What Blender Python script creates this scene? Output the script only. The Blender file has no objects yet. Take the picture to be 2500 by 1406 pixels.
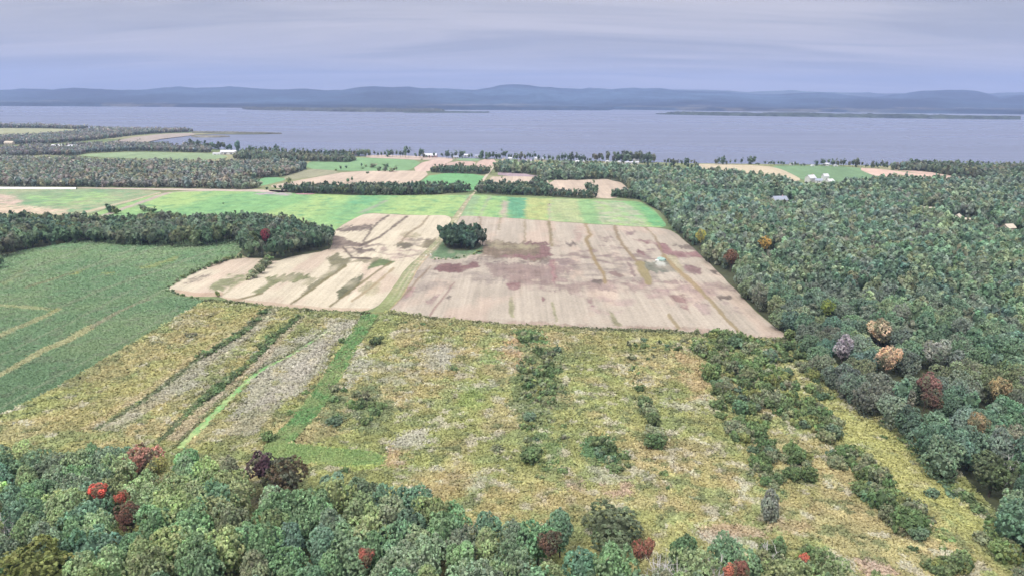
import bpy, math, random
import numpy as np
from mathutils import Matrix, Vector
from mathutils.geometry import delaunay_2d_cdt

# ------------------------------------------------------------------ camera, world, sun, exposure
sc = bpy.context.scene
COL = sc.collection
W0, H0, FPX, CAMH = 2500.0, 1406.0, 1800.0, 105.0
PITCH, ROLL = math.radians(14.63), math.radians(0.39)
cam = bpy.data.cameras.new('camera')
cam.sensor_width = 36.0; cam.sensor_fit = 'HORIZONTAL'
cam.lens = 36.0 * FPX / W0
cam.clip_start = 1.0; cam.clip_end = 40000.0
camo = bpy.data.objects.new('camera', cam); COL.objects.link(camo)
RM = Matrix.Rotation(math.pi / 2 - PITCH, 3, 'X') @ Matrix.Rotation(ROLL, 3, 'Z')
camo.matrix_world = Matrix.Translation((0, 0, CAMH)) @ RM.to_4x4()
sc.camera = camo
R = np.array(RM)

SUN_EL, SUN_AZ = math.radians(52), math.radians(215)      # azimuth from +Y, clockwise
world = bpy.data.worlds.new('World'); sc.world = world; world.use_nodes = True
wn = world.node_tree.nodes; wl = world.node_tree.links
for n in list(wn): wn.remove(n)
def N(nodes, typ, **kw):
    n = nodes.new(typ)
    for k, v in kw.items(): setattr(n, k, v)
    return n
out = N(wn, 'ShaderNodeOutputWorld'); bg = N(wn, 'ShaderNodeBackground')
sky = N(wn, 'ShaderNodeTexSky', sky_type='NISHITA', sun_disc=False)
sky.sun_elevation = SUN_EL; sky.sun_rotation = SUN_AZ
sky.air_density = 1.0; sky.dust_density = 3.0; sky.ozone_density = 2.0
tc = N(wn, 'ShaderNodeTexCoord'); sep = N(wn, 'ShaderNodeSeparateXYZ')
wl.new(tc.outputs['Generated'], sep.inputs[0])
def M(nodes, links, op, a, b=None, clamp=False):
    n = nodes.new('ShaderNodeMath'); n.operation = op; n.use_clamp = clamp
    for i, v in enumerate((a, b)):
        if v is None: continue
        if isinstance(v, (int, float)): n.inputs[i].default_value = v
        else: links.new(v, n.inputs[i])
    return n.outputs[0]
wm = lambda op, a, b=None, clamp=False: M(wn, wl, op, a, b, clamp)
zc = wm('MAXIMUM', sep.outputs['Z'], 0.0)
den = wm('ADD', zc, 0.10)
cx = wm('DIVIDE', sep.outputs['X'], den); cy = wm('DIVIDE', sep.outputs['Y'], den)
comb = N(wn, 'ShaderNodeCombineXYZ'); wl.new(cx, comb.inputs[0]); wl.new(cy, comb.inputs[1])
mp = N(wn, 'ShaderNodeMapping'); wl.new(comb.outputs[0], mp.inputs[0])
mp.inputs['Rotation'].default_value = (0, 0, math.radians(12)); mp.inputs['Scale'].default_value = (0.34, 1.15, 1)
nz = N(wn, 'ShaderNodeTexNoise'); wl.new(mp.outputs[0], nz.inputs['Vector'])
nz.inputs['Scale'].default_value = 1.0; nz.inputs['Detail'].default_value = 5; nz.inputs['Roughness'].default_value = 0.52
nz.inputs['Distortion'].default_value = 0.9
cr = N(wn, 'ShaderNodeValToRGB'); wl.new(nz.outputs['Fac'], cr.inputs[0])
cr.color_ramp.elements[0].position = 0.36; cr.color_ramp.elements[0].color = (2.85, 2.93, 3.60, 1)
cr.color_ramp.elements[1].position = 0.64; cr.color_ramp.elements[1].color = (4.15, 4.02, 4.55, 1)
# an overcast sky is brighter overhead than at the horizon
brt = wm('ADD', 0.88, wm('MULTIPLY', wm('POWER', zc, 2.2), 4.2))
mulc = N(wn, 'ShaderNodeVectorMath', operation='SCALE'); wl.new(cr.outputs[0], mulc.inputs[0]); wl.new(brt, mulc.inputs['Scale'])
# cloud overhead is greyer than the violet air near the horizon
warm = N(wn, 'ShaderNodeMix', data_type='RGBA', blend_type='MULTIPLY'); wl.new(wm('MULTIPLY', zc, 1.6, True), warm.inputs[0])
wl.new(mulc.outputs[0], warm.inputs[6]); warm.inputs[7].default_value = (1.05, 1.03, 0.90, 1)
mx = N(wn, 'ShaderNodeMix', data_type='RGBA'); mx.inputs[0].default_value = 0.94
wl.new(sky.outputs[0], mx.inputs[6]); wl.new(warm.outputs[2], mx.inputs[7])
wl.new(mx.outputs[2], bg.inputs['Color']); bg.inputs['Strength'].default_value = 0.1
wl.new(bg.outputs[0], out.inputs['Surface'])

sl = bpy.data.lights.new('sun', 'SUN'); sl.energy = 1.5; sl.angle = math.radians(10); sl.color = (1.0, 0.93, 0.82)
so = bpy.data.objects.new('sun', sl); COL.objects.link(so)
sd = Vector((math.sin(SUN_AZ) * math.cos(SUN_EL), math.cos(SUN_AZ) * math.cos(SUN_EL), math.sin(SUN_EL)))
so.rotation_euler = sd.to_track_quat('Z', 'Y').to_euler(); so.location = (-200, -300, 600)
vs = sc.view_settings
vs.view_transform = 'Standard'; vs.look = 'None'; vs.gamma = 1.0; vs.exposure = 0.72; vs.use_curve_mapping = False
sc.cycles.max_bounces = 8; sc.cycles.diffuse_bounces = 5; sc.cycles.glossy_bounces = 2
sc.cycles.volume_bounces = 2; sc.cycles.use_adaptive_sampling = True; sc.cycles.adaptive_threshold = 0.02

# ------------------------------------------------------------------ survey: photo pixels <-> the plain
def gp(px, py, z=0.0):
    px = np.asarray(px, float); py = np.asarray(py, float)
    d = np.stack([(px - W0 / 2) / FPX, -(py - H0 / 2) / FPX, -np.ones_like(px + py)], -1) @ R.T
    t = (z - CAMH) / d[..., 2]
    return d[..., :2] * t[..., None]
def pix(x, y, z=0.0):
    p = np.stack([np.asarray(x, float), np.asarray(y, float), np.zeros_like(np.asarray(x, float)) + z - CAMH], -1) @ R
    s = FPX / np.maximum(-p[..., 2], 1e-3)
    return W0 / 2 + p[..., 0] * s, H0 / 2 - p[..., 1] * s
def horizon_point(px, py, D):          # point on the ray through a pixel at northing D
    d = np.array([(px - W0 / 2) / FPX, -(py - H0 / 2) / FPX, -1.0]) @ R.T
    t = D / d[1]
    return d[0] * t, D, CAMH + d[2] * t

def hash2(ix, iy, seed):
    h = (ix.astype(np.int64) * 374761393 + iy.astype(np.int64) * 668265263 + seed * 1274126177) & 0xffffffff
    h = ((h ^ (h >> 13)) * 1274126177) & 0xffffffff
    return ((h ^ (h >> 16)) & 0xffffff) / float(0xffffff)
def vnoise(x, y, seed=0):
    ix = np.floor(x); iy = np.floor(y); fx = x - ix; fy = y - iy
    fx = fx * fx * (3 - 2 * fx); fy = fy * fy * (3 - 2 * fy)
    a = hash2(ix, iy, seed); b = hash2(ix + 1, iy, seed); c = hash2(ix, iy + 1, seed); d = hash2(ix + 1, iy + 1, seed)
    return (a * (1 - fx) + b * fx) * (1 - fy) + (c * (1 - fx) + d * fx) * fy
def fbm(x, y, scale, oct=4, seed=0):
    s = 0; a = 0.5; t = 0
    x = np.asarray(x) / scale; y = np.asarray(y) / scale
    for i in range(oct):
        s = s + a * vnoise(x + 17.3 * i, y - 9.1 * i, seed + i); t += a
        a *= 0.5; x = x * 2.03; y = y * 2.03
    return s / t
def inpoly(px, py, poly):
    px = np.asarray(px); py = np.asarray(py); r = np.zeros(px.shape, bool)
    n = len(poly)
    for i in range(n):
        x1, y1 = poly[i]; x2, y2 = poly[(i + 1) % n]
        if y1 == y2: continue
        c = ((y1 > py) != (y2 > py)) & (px < (x2 - x1) * (py - y1) / (y2 - y1) + x1)
        r ^= c
    return r
def segdist(px, py, line):
    d = np.full(np.asarray(px).shape, 1e9)
    for (x1, y1), (x2, y2) in zip(line[:-1], line[1:]):
        vx, vy = x2 - x1, y2 - y1
        t = np.clip(((px - x1) * vx + (py - y1) * vy) / (vx * vx + vy * vy + 1e-9), 0, 1)
        d = np.minimum(d, np.hypot(px - x1 - t * vx, (py - y1 - t * vy)))
    return d
rng = np.random.default_rng(7)
# rows of the fields run along the farm track
ROWD = np.array([85 / 1800.0, 1.0]); ROWD /= np.linalg.norm(ROWD)
def rowst(x, y): return x * ROWD[1] - y * ROWD[0], x * ROWD[0] + y * ROWD[1]

# ------------------------------------------------------------------ mesh helpers
def mesh_np(name, V, F, col=None, mats=(), smooth=False, fmat=None):
    V = np.ascontiguousarray(V, np.float32); F = np.ascontiguousarray(F, np.int32)
    me = bpy.data.meshes.new(name); k = F.shape[1]
    me.vertices.add(len(V)); me.vertices.foreach_set('co', V.ravel())
    me.loops.add(F.size); me.loops.foreach_set('vertex_index', F.ravel())
    me.polygons.add(len(F)); me.polygons.foreach_set('loop_start', np.arange(0, F.size, k, dtype=np.int32))
    if smooth: me.polygons.foreach_set('use_smooth', np.ones(len(F), bool))
    for m in mats: me.materials.append(m)
    if fmat is not None: me.polygons.foreach_set('material_index', np.ascontiguousarray(fmat, np.int32))
    me.update(calc_edges=True)
    if col is not None:
        c = np.ones((len(V), 4), np.float32); c[:, :3] = col
        a = me.color_attributes.new('Col', 'FLOAT_COLOR', 'POINT'); a.data.foreach_set('color', c.ravel())
    return me
def link(name, me, parent=None, loc=None, **props):
    o = bpy.data.objects.new(name, me); COL.objects.link(o)
    if parent is not None: o.parent = parent
    if loc is not None: o.location = loc
    for k, v in props.items(): o[k] = v
    return o
def empty(name, loc, label, cat, group=None, rz=0.0):
    o = bpy.data.objects.new(name, None); COL.objects.link(o); o.location = loc; o.rotation_euler = (0, 0, rz)
    o['label'] = label; o['category'] = cat
    if group: o['group'] = group
    return o

def mat_base(name, rough=0.9, spec=0.15):
    m = bpy.data.materials.new(name); m.use_nodes = True
    nt = m.node_tree; b = nt.nodes['Principled BSDF']
    b.inputs['Roughness'].default_value = rough; b.inputs['Specular IOR Level'].default_value = spec
    return m, nt, b
def mat_plain(name, color, rough=0.8, spec=0.3, var=0.12, scale=0.6):
    m, nt, b = mat_base(name, rough, spec)
    g = nt.nodes.new('ShaderNodeTexCoord'); n = nt.nodes.new('ShaderNodeTexNoise'); n.inputs['Scale'].default_value = scale
    n.inputs['Detail'].default_value = 5
    nt.links.new(g.outputs['Object'], n.inputs['Vector'])
    r = nt.nodes.new('ShaderNodeValToRGB'); nt.links.new(n.outputs['Fac'], r.inputs[0])
    c = np.array(color)
    r.color_ramp.elements[0].position = 0.3; r.color_ramp.elements[0].color = (*np.clip(c * (1 - var), 0, 1), 1)
    r.color_ramp.elements[1].position = 0.7; r.color_ramp.elements[1].color = (*np.clip(c * (1 + var), 0, 1), 1)
    nt.links.new(r.outputs[0], b.inputs['Base Color'])
    return m
def mat_ground(name, amount=0.35, scales=((0.12, 0.5), (0.9, 0.5)), rough=0.95, bump=0.0, rows=0.0):
    """vertex colour of the soil/crop, broken up by world-space noise"""
    m, nt, b = mat_base(name, rough, 0.05)
    nd, lk = nt.nodes, nt.links
    at = nd.new('ShaderNodeVertexColor'); at.layer_name = 'Col'
    geo = nd.new('ShaderNodeNewGeometry')
    acc = None
    for sc_, w in scales:
        n = nd.new('ShaderNodeTexNoise'); n.inputs['Scale'].default_value = sc_; n.inputs['Detail'].default_value = 4
        n.inputs['Roughness'].default_value = 0.65
        lk.new(geo.outputs['Position'], n.inputs['Vector'])
        t = M(nd, lk, 'MULTIPLY', M(nd, lk, 'SUBTRACT', n.outputs['Fac'], 0.5), w * amount * 4)
        acc = t if acc is None else M(nd, lk, 'ADD', acc, t)
    if rows:      # drilled rows run along the farm track
        for wd_, k_ in ((.55, .5), (.16, .5)):
            mp_ = nd.new('ShaderNodeMapping'); mp_.inputs['Rotation'].default_value = (0, 0, math.atan2(ROWD[0], ROWD[1])); mp_.inputs['Scale'].default_value = (wd_, .008, .1)
            n = nd.new('ShaderNodeTexNoise'); n.inputs['Scale'].default_value = 1; n.inputs['Detail'].default_value = 2; lk.new(geo.outputs['Position'], mp_.inputs[0]); lk.new(mp_.outputs[0], n.inputs['Vector'])
            acc = M(nd, lk, 'ADD', acc, M(nd, lk, 'MULTIPLY', M(nd, lk, 'SUBTRACT', n.outputs['Fac'], 0.5), k_ * rows))
    f = M(nd, lk, 'MAXIMUM', M(nd, lk, 'ADD', acc, 1.0), 0.25)
    v = nd.new('ShaderNodeVectorMath'); v.operation = 'SCALE'; lk.new(at.outputs['Color'], v.inputs[0]); lk.new(f, v.inputs['Scale'])
    lk.new(v.outputs[0], b.inputs['Base Color'])
    if bump:
        bp = nd.new('ShaderNodeBump'); bp.inputs['Strength'].default_value = bump; bp.inputs['Distance'].default_value = 0.4
        lk.new(acc, bp.inputs['Height']); lk.new(bp.outputs[0], b.inputs['Normal'])
    return m
def mat_leaf(name, tinted):
    m, nt, b = mat_base(name, 0.75, 0.12); nd, lk = nt.nodes, nt.links
    at = nd.new('ShaderNodeVertexColor'); at.layer_name = 'Col'
    src = at.outputs['Color']
    if tinted:
        ob = nd.new('ShaderNodeAttribute'); ob.attribute_type = 'OBJECT'; ob.attribute_name = 'tint'
        mu = nd.new('ShaderNodeVectorMath'); mu.operation = 'MULTIPLY'
        lk.new(src, mu.inputs[0]); lk.new(ob.outputs['Vector'], mu.inputs[1]); src = mu.outputs[0]
    lk.new(src, b.inputs['Base Color'])
    tr = nd.new('ShaderNodeBsdfTranslucent'); lk.new(src, tr.inputs['Color'])
    mx_ = nd.new('ShaderNodeMixShader'); mx_.inputs[0].default_value = 0.36
    lk.new(b.outputs[0], mx_.inputs[1]); lk.new(tr.outputs[0], mx_.inputs[2])
    lk.new(mx_.outputs[0], nd['Material Output'].inputs['Surface'])
    return m
G_FIELD = mat_ground('stubble_soil', 0.26, ((0.05, 0.35), (0.8, 0.65)), rows=.75)
G_GREEN = mat_ground('crop_green', 0.42, ((0.06, 0.35), (0.5, 0.65)), bump=0.4, rows=.4)
G_CROP = mat_ground('bean_crop', 0.25, ((0.1, 0.3), (1.3, 0.7)), bump=0.5, rows=.6)
G_LAND = mat_ground('rough_ground', 0.5, ((0.03, 0.5), (0.4, 0.5)))
G_MEAD = mat_ground('meadow_soil', 0.6, ((0.25, 0.5), (1.6, 0.5)), bump=0.6)
LEAF = mat_leaf('leaves', False); LEAF_T = mat_leaf('tree_leaves', True)
BARK = mat_plain('bark', (0.10, 0.085, 0.07), 0.9, 0.1, 0.35, 3)
DEADWOOD = mat_plain('bleached_wood', (0.62, 0.60, 0.60), 0.8, 0.1, 0.2, 2)

def densify(poly, step):
    o = []
    n = len(poly)
    for i in range(n):
        a = np.array(poly[i], float); b = np.array(poly[(i + 1) % n], float)
        k = max(1, int(np.hypot(*(b - a)) / step))
        for j in range(k): o.append(a + (b - a) * j / k)
    return np.array(o)
def smooth_poly(poly, it=2):
    p = np.array(poly, float)
    for _ in range(it):
        q = np.roll(p, -1, 0)
        p = np.stack([p * .75 + q * .25, p * .25 + q * .75], 1).reshape(-1, 2)
    return p
def sheet(name, poly, z, colfn, mat, sx=4.0, sy=2.6, edge=1.2, smooth=2, height=None, kind='structure', **props):
    """a field laid on the plain: outline surveyed from the photo, cells fine enough for its markings"""
    P = smooth_poly(poly, smooth) if smooth else np.array(poly, float)
    P = densify(P, 6.0)
    gx = gp(P[:, 0], P[:, 1])
    w = gp(P[:, 0], P[:, 1] + 0); dist = np.hypot(w[:, 0], w[:, 1])
    jx = (fbm(w[:, 0], w[:, 1], 14, 3, 91) - .5) * edge * 2.2; jy = (fbm(w[:, 0], w[:, 1], 9, 3, 97) - .5) * edge * 1.4
    P = P + np.stack([jx, jy], 1)
    x0, x1 = P[:, 0].min(), P[:, 0].max(); y0, y1 = P[:, 1].min(), P[:, 1].max()
    X, Y = np.meshgrid(np.arange(x0, x1, sx), np.arange(y0 + sy / 2, y1, sy)); X = X + (np.arange(X.shape[0]) % 2)[:, None] * sx / 2
    X = X + rng.uniform(-.3, .3, X.shape) * sx; Y = Y + rng.uniform(-.3, .3, Y.shape) * sy
    k = inpoly(X, Y, P.tolist()); X = X[k]; Y = Y[k]
    B = gp(P[:, 0], P[:, 1]); I = gp(X, Y)
    n = len(B); allp = np.concatenate([B, I])
    r = delaunay_2d_cdt([Vector(p) for p in allp], [(i, (i + 1) % n) for i in range(n)], [], 1, 1e-4)
    V2 = np.array([tuple(v) for v in r[0]]); F = np.array([f for f in r[2] if len(f) == 3], np.int32)
    V = np.zeros((len(V2), 3)); V[:, :2] = V2
    V[:, 2] = z if height is None else z + height(V2[:, 0], V2[:, 1])
    a = V2[F[:, 1]] - V2[F[:, 0]]; b = V2[F[:, 2]] - V2[F[:, 0]]
    fl = (a[:, 0] * b[:, 1] - a[:, 1] * b[:, 0]) < 0
    F[fl] = F[fl][:, ::-1]
    ppx, ppy = pix(V2[:, 0], V2[:, 1])
    c = colfn(V2[:, 0], V2[:, 1], ppx, ppy)
    me = mesh_np(name, V, F, np.clip(c, 0.01, 0.9), (mat,))
    return link(name, me, None, kind=kind, **props)
def lerp(a, b, t): return a + (b - a) * np.asarray(t)[..., None]
def C(*v): return np.array(v, float)

# ------------------------------------------------------------------ land, lake, far shore
SHORE = [(-420, 305), (-200, 307), (0, 309), (120, 311), (240, 315), (330, 318), (400, 320), (480, 323.5), (560, 325.5), (600, 326.3), (660, 327.6), (600, 328.2),
         (520, 328), (480, 329.5), (455, 333), (420, 336), (385, 340), (360, 345), (352, 350), (400, 354), (440, 358), (500, 363), (560, 367), (700, 379), (860, 382),
         (1000, 385), (1200, 388), (1350, 392), (1500, 395), (1600, 397), (1700, 399.5), (1850, 401), (2000, 402.5), (2300, 408), (2500, 412), (2900, 419)]
sh = gp([p[0] for p in SHORE], [p[1] for p in SHORE])
land = list(map(tuple, sh)) + [(2400., 900.), (1500., -250.), (-1500., -250.), (-2600., 1600.)]
LAND = np.array(land)
def land_mesh():
    P = densify(LAND, 25.0); n0 = len(P)
    X, Y = np.meshgrid(np.arange(-2500, 2400, 22.0), np.arange(-240, 2600, 22.0)); X = X.ravel() + rng.uniform(-6, 6, X.size); Y = Y.ravel() + rng.uniform(-6, 6, Y.size)
    k = inpoly(X, Y, P.tolist())
    A = np.concatenate([P, np.stack([X[k], Y[k]], 1)])
    r = delaunay_2d_cdt([Vector(p) for p in A], [(i, (i + 1) % n0) for i in range(n0)], [], 1, 1e-3)
    V2 = np.array([tuple(v) for v in r[0]]); F = np.array(r[2], np.int32)
    a = V2[F[:, 1]] - V2[F[:, 0]]; b = V2[F[:, 2]] - V2[F[:, 0]]
    fl = (a[:, 0] * b[:, 1] - a[:, 1] * b[:, 0]) < 0; F[fl] = F[fl][:, ::-1]
    V = np.zeros((len(V2), 3)); V[:, :2] = V2
    # bank down to the water
    oi = r[3]; idx = [None] * n0
    for vi, o in enumerate(oi):
        for q in o:
            if q < n0: idx[q] = vi
    idx = [i for i in idx if i is not None]
    m = len(V); low = V[idx].copy(); low[:, 2] = -2.5; V = np.concatenate([V, low])
    k = len(idx); sk = []
    for i in range(k):
        j = (i + 1) % k
        sk += [(idx[i], m + i, m + j), (idx[i], m + j, idx[j])]
    F = np.concatenate([F, np.array(sk, np.int32)])
    n1 = fbm(V[:, 0], V[:, 1], 120, 4, 3); n2 = fbm(V[:, 0], V[:, 1], 45, 3, 5)
    c = lerp(C(.15, .19, .09), C(.30, .28, .17), np.clip((n1 - .35) * 2.5, 0, 1)); c = lerp(c, C(.10, .14, .07), np.clip((n2 - .5) * 3, 0, .8))
    return mesh_np('ground', V, F, c, (G_LAND,))
link('ground', land_mesh(), None, kind='structure')

mw, nt, b = mat_base('lake_water', 0.22, 0.5)
b.inputs['Base Color'].default_value = (0.12, 0.14, 0.215, 1); b.inputs['IOR'].default_value = 1.33
g = nt.nodes.new('ShaderNodeNewGeometry'); mpn = nt.nodes.new('ShaderNodeMapping'); mpn.inputs['Scale'].default_value = (0.004, 0.03, 0.05)
n = nt.nodes.new('ShaderNodeTexNoise'); n.inputs['Scale'].default_value = 1.0; n.inputs['Detail'].default_value = 6; n.inputs['Roughness'].default_value = .6
nt.links.new(g.outputs['Position'], mpn.inputs[0]); nt.links.new(mpn.outputs[0], n.inputs['Vector'])
mp2 = nt.nodes.new('ShaderNodeMapping'); mp2.inputs['Scale'].default_value = (0.0006, 0.0035, 0.01); n2 = nt.nodes.new('ShaderNodeTexNoise'); n2.inputs['Detail'].default_value = 5; n2.inputs['Scale'].default_value = 1.0
nt.links.new(g.outputs['Position'], mp2.inputs[0]); nt.links.new(mp2.outputs[0], n2.inputs['Vector'])
rr_ = nt.nodes.new('ShaderNodeMapRange'); rr_.inputs['From Min'].default_value = .35; rr_.inputs['From Max'].default_value = .65; rr_.inputs['To Min'].default_value = .18; rr_.inputs['To Max'].default_value = .44
nt.links.new(n2.outputs['Fac'], rr_.inputs['Value']); nt.links.new(rr_.outputs[0], b.inputs['Roughness'])      # calm lanes and wind-ruffled water
bp = nt.nodes.new('ShaderNodeBump'); bp.inputs['Strength'].default_value = 0.5; bp.inputs['Distance'].default_value = 4.0
nt.links.new(n.outputs['Fac'], bp.inputs['Height']); nt.links.new(bp.outputs[0], b.inputs['Normal'])
Vw = [(-13500, 500, -1), (13500, 500, -1), (13500, 14000, -1), (-13500, 14000, -1)]
link('water', mesh_np('water', Vw, [(0, 1, 2, 3)], None, (mw,)), None, kind='structure')

G_HILL = mat_ground('wooded_hills', 0.8, ((0.004, 0.5), (0.02, 0.5)))
def interp(lst, x): return np.interp(x, [p[0] for p in lst], [p[1] for p in lst])
FSH = [(-600, 258), (0, 259.5), (200, 260.5), (400, 262), (600, 264.5), (700, 266), (1000, 269), (1250, 269.8), (1488, 270.5), (1500, 268.5), (1700, 271.5), (2000, 275), (2300, 278), (2500, 280.5), (3100, 287)]
SK1 = [(-600, 225), (-200, 220), (0, 222), (60, 219), (130, 220), (180, 214.5), (205, 215), (260, 219), (300, 220), (345, 221), (400, 216), (440, 213), (480, 215), (560, 212), (600, 214), (640, 217), (700, 219), (760, 218),
       (830, 219.5), (870, 213), (910, 209.5), (935, 212), (960, 215), (1000, 214), (1030, 217), (1100, 217), (1160, 218.5), (1200, 214), (1220, 209), (1250, 207.5), (1290, 210), (1340, 214), (1400, 218), (1430, 220),
       (1500, 217), (1540, 216), (1640, 220), (1700, 224), (1800, 227), (1850, 229), (1900, 232), (1960, 230), (2000, 227.5), (2050, 232), (2150, 236), (2200, 232), (2240, 224), (2290, 219), (2340, 221), (2390, 225),
       (2440, 235), (2480, 231), (2500, 231), (2700, 226), (3100, 235)]
SK2 = [(-600, 232), (1380, 228), (1440, 216), (1500, 220), (1600, 219), (1700, 219), (1760, 221), (1830, 226), (1880, 222), (1940, 221.5), (2000, 224), (2080, 227), (2140, 229.5), (2200, 229), (2300, 232), (2400, 228), (2450, 227.5), (2600, 228), (3100, 230)]
def hills(name, sky, D0fn, D1, D2, seed, tone, lowband):
    xs = np.arange(-560, 3060, 5.0); nr = 46; V = []; col = []
    for i, px in enumerate(xs):
        ysk = interp(sky, px); Xr, _, Zr = horizon_point(px, ysk, D1)
        D0 = D0fn(px); ux = Xr / D1
        for j in range(nr):
            if j < nr - 4:
                t = j / (nr - 5); D = D0 + (D1 - D0) * t
                tl = max(0.0, (t - lowband) / (1 - lowband))
                pr = tl ** 1.25
                zz = (18 * min(1, t * 40)) * (1 - pr) + Zr * pr
            else:
                s = (j - (nr - 5)) / 4; D = D1 + (D2 - D1) * s; zz = Zr * (1 - s * s)
            V.append((ux * D, D, zz if j else -2.0))
    V = np.array(V); nx = len(xs)
    jj = np.tile(np.arange(nr), nx); tt = np.clip(jj / (nr - 5), 0, 1)
    amp = np.where((jj > 0), 4 + 230 * np.clip((tt - lowband), 0, 1) * (1 - tt) * 2.2, 0)
    V[:, 2] += (fbm(V[:, 0], V[:, 1], 900, 5, seed) - .5) * 2 * amp + (fbm(V[:, 0], V[:, 1], 90, 2, seed + 9) - .5) * 14 * (jj > 0) * np.where(tt < 1, 1, .4)
    V[:, 2] += (fbm(V[:, 0], V[:, 1], 420, 3, seed + 31) - .5) * 42 * np.clip((tt - .5) * 2, 0, 1)
    V[:, 2] = np.where(jj > 0, np.maximum(V[:, 2], 2), -2)
    i, j = np.meshgrid(np.arange(nx - 1), np.arange(nr - 1), indexing='ij'); a = (i * nr + j).ravel()
    F = np.stack([a, a + nr, a + nr + 1, a + 1], 1)
    n1 = fbm(V[:, 0], V[:, 1], 350, 4, seed + 20); open_ = np.clip((n1 - .58) * 10, 0, 1) * (tt < lowband + .05)
    c = lerp(C(*tone) * .6, C(*tone) * 2.2, np.clip((fbm(V[:, 0], V[:, 1], 1200, 4, seed + 5) - .3) * 2, 0, 1)); c = lerp(c, C(.32, .27, .19), open_ * .2)
    link(name, mesh_np(name, V, F, c, (G_HILL,), smooth=True), None, kind='structure')
D0f = lambda px: gp(px, interp(FSH, px), -1)[1]
hills('hills', SK1, D0f, 9200.0, 10400.0, 40, (.024, .042, .062), .30)  # tone holds extra blue: distance haze put into the hill colour
hills('hills', SK2, lambda px: 10700.0, 12800.0, 13800.0, 60, (.04, .055, .05), .05)

def wooded_flat(name, poly, h, seed, tone=(.05, .065, .045)):
    """a low island or point of land covered by woods: canopy bumps on a flat base"""
    P = densify(poly, 8.0); B = gp(P[:, 0], P[:, 1], -1)
    x0, x1 = P[:, 0].min(), P[:, 0].max()
    X, Y = np.meshgrid(np.arange(x0, x1, 2.2), np.linspace(P[:, 1].min(), P[:, 1].max(), 22)); k = inpoly(X, Y, P.tolist())
    I = gp(X[k], Y[k], -1); n = len(B)
    r = delaunay_2d_cdt([Vector(p) for p in np.concatenate([B, I])], [(i, (i + 1) % n) for i in range(n)], [], 1, 1e-3)
    V2 = np.array([tuple(v) for v in r[0]]); F = np.array(r[2], np.int32)
    onb = np.array([any(q < n for q in o) for o in r[3]])
    V = np.zeros((len(V2), 3)); V[:, :2] = V2; V[:, 2] = np.where(onb, -1.2, h * (.55 + .45 * rng.random(len(V2))) * (.6 + .8 * fbm(V2[:, 0], V2[:, 1], 160, 3, seed)))
    a = V2[F[:, 1]] - V2[F[:, 0]]; b_ = V2[F[:, 2]] - V2[F[:, 0]]
    fl = (a[:, 0] * b_[:, 1] - a[:, 1] * b_[:, 0]) < 0; F[fl] = F[fl][:, ::-1]
    c = C(*tone) * (.7 + .6 * rng.random(len(V2)))[:, None]
    link(name, mesh_np(name, V, F, c, (G_HILL,)), None, kind='structure')
wooded_flat('island', [(1615, 280.3), (1700, 279.6), (1900, 281.5), (2100, 284.2), (2300, 287), (2400, 288.8), (2492, 291), (2492, 292.6), (2300, 290.6), (2100, 288), (1900, 285.3), (1760, 283.2), (1690, 281.8)], 15, 3)
wooded_flat('peninsula', [(590, 266.5), (700, 267.5), (850, 268.5), (1000, 270), (1060, 270.8), (1086, 272.6), (1080, 274.6), (980, 274.6), (850, 273.8), (740, 271.6), (650, 270), (600, 268.3)], 17, 5, (.06, .065, .05))
wooded_flat('island', [(985, 275.2), (1100, 274.4), (1195, 275.4), (1195, 276.2), (1100, 276.3), (985, 276.2)], 5, 6)
wooded_flat('island', [(1600, 279.2), (1660, 279.4), (1680, 280.2), (1610, 280.2)], 4, 8)
wooded_flat('islet', [(466, 334.5), (500, 333.4), (540, 333.6), (562, 334.8), (540, 336.2), (500, 336.6), (475, 336)], 1.8, 9, (.16, .15, .12))
wooded_flat('sandbar', [(470, 323.5), (560, 325), (660, 327), (690, 328), (640, 328.6), (540, 328.2), (470, 327)], 3.0, 10, (.13, .13, .10))

# ------------------------------------------------------------------ fields
def paint(c, x, y, px, py, poly, color, a=1.0, amp=3.0, speck=1.6, seed=11, soft=0.0):
    if color[0] > color[1]: color = (color[0] * .92, max(color[1], color[0] * (.58 if color[0] > color[1] * 1.55 else .68)), max(color[2], color[0] * .56))
    """weeds, lodged straw and bare soil: an irregular patch of another ground colour"""
    s_, t_ = rowst(x, y); cl_ = sum(poly[i][0] for i in range(len(poly))) % 97
    q = px + (fbm(x + cl_, y, 11, 4, seed) - .5) * amp * 5.5 + (vnoise(s_ / 1.1, t_ / 25, seed + 3) - .5) * amp * 1.2
    r = py + (fbm(x, y + cl_, 9, 4, seed + 50) - .5) * amp * 2.4 + (vnoise(s_ / 1.3, t_ / 60, seed + 4) - .5) * amp * 2.6
    acc = 0
    for k in range(3):
        s = (k + 1) / 2.0
        acc = acc + inpoly(q + rng.normal(0, speck * s, q.shape), r + rng.normal(0, speck * .5 * s, r.shape), poly)
    w = np.minimum(acc / 3.0 * a * 1.25, 1)
    if soft: w = w * np.clip((fbm(x, y, 7, 4, seed + 7) - .5 + soft) * 4, 0, 1)
    w = w * np.clip(.92 + 1.8 * (fbm(s_ / 1.5, t_ / 5, 4, 3, seed + 17) - .42), .25, 1)
    vv = 1 + .5 * (fbm(x, y, 5, 3, seed + 21) - .5) + rng.normal(0, .09, q.shape)
    return c * (1 - w[:, None]) + (C(*color) * vv[:, None]) * w[:, None]
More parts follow.
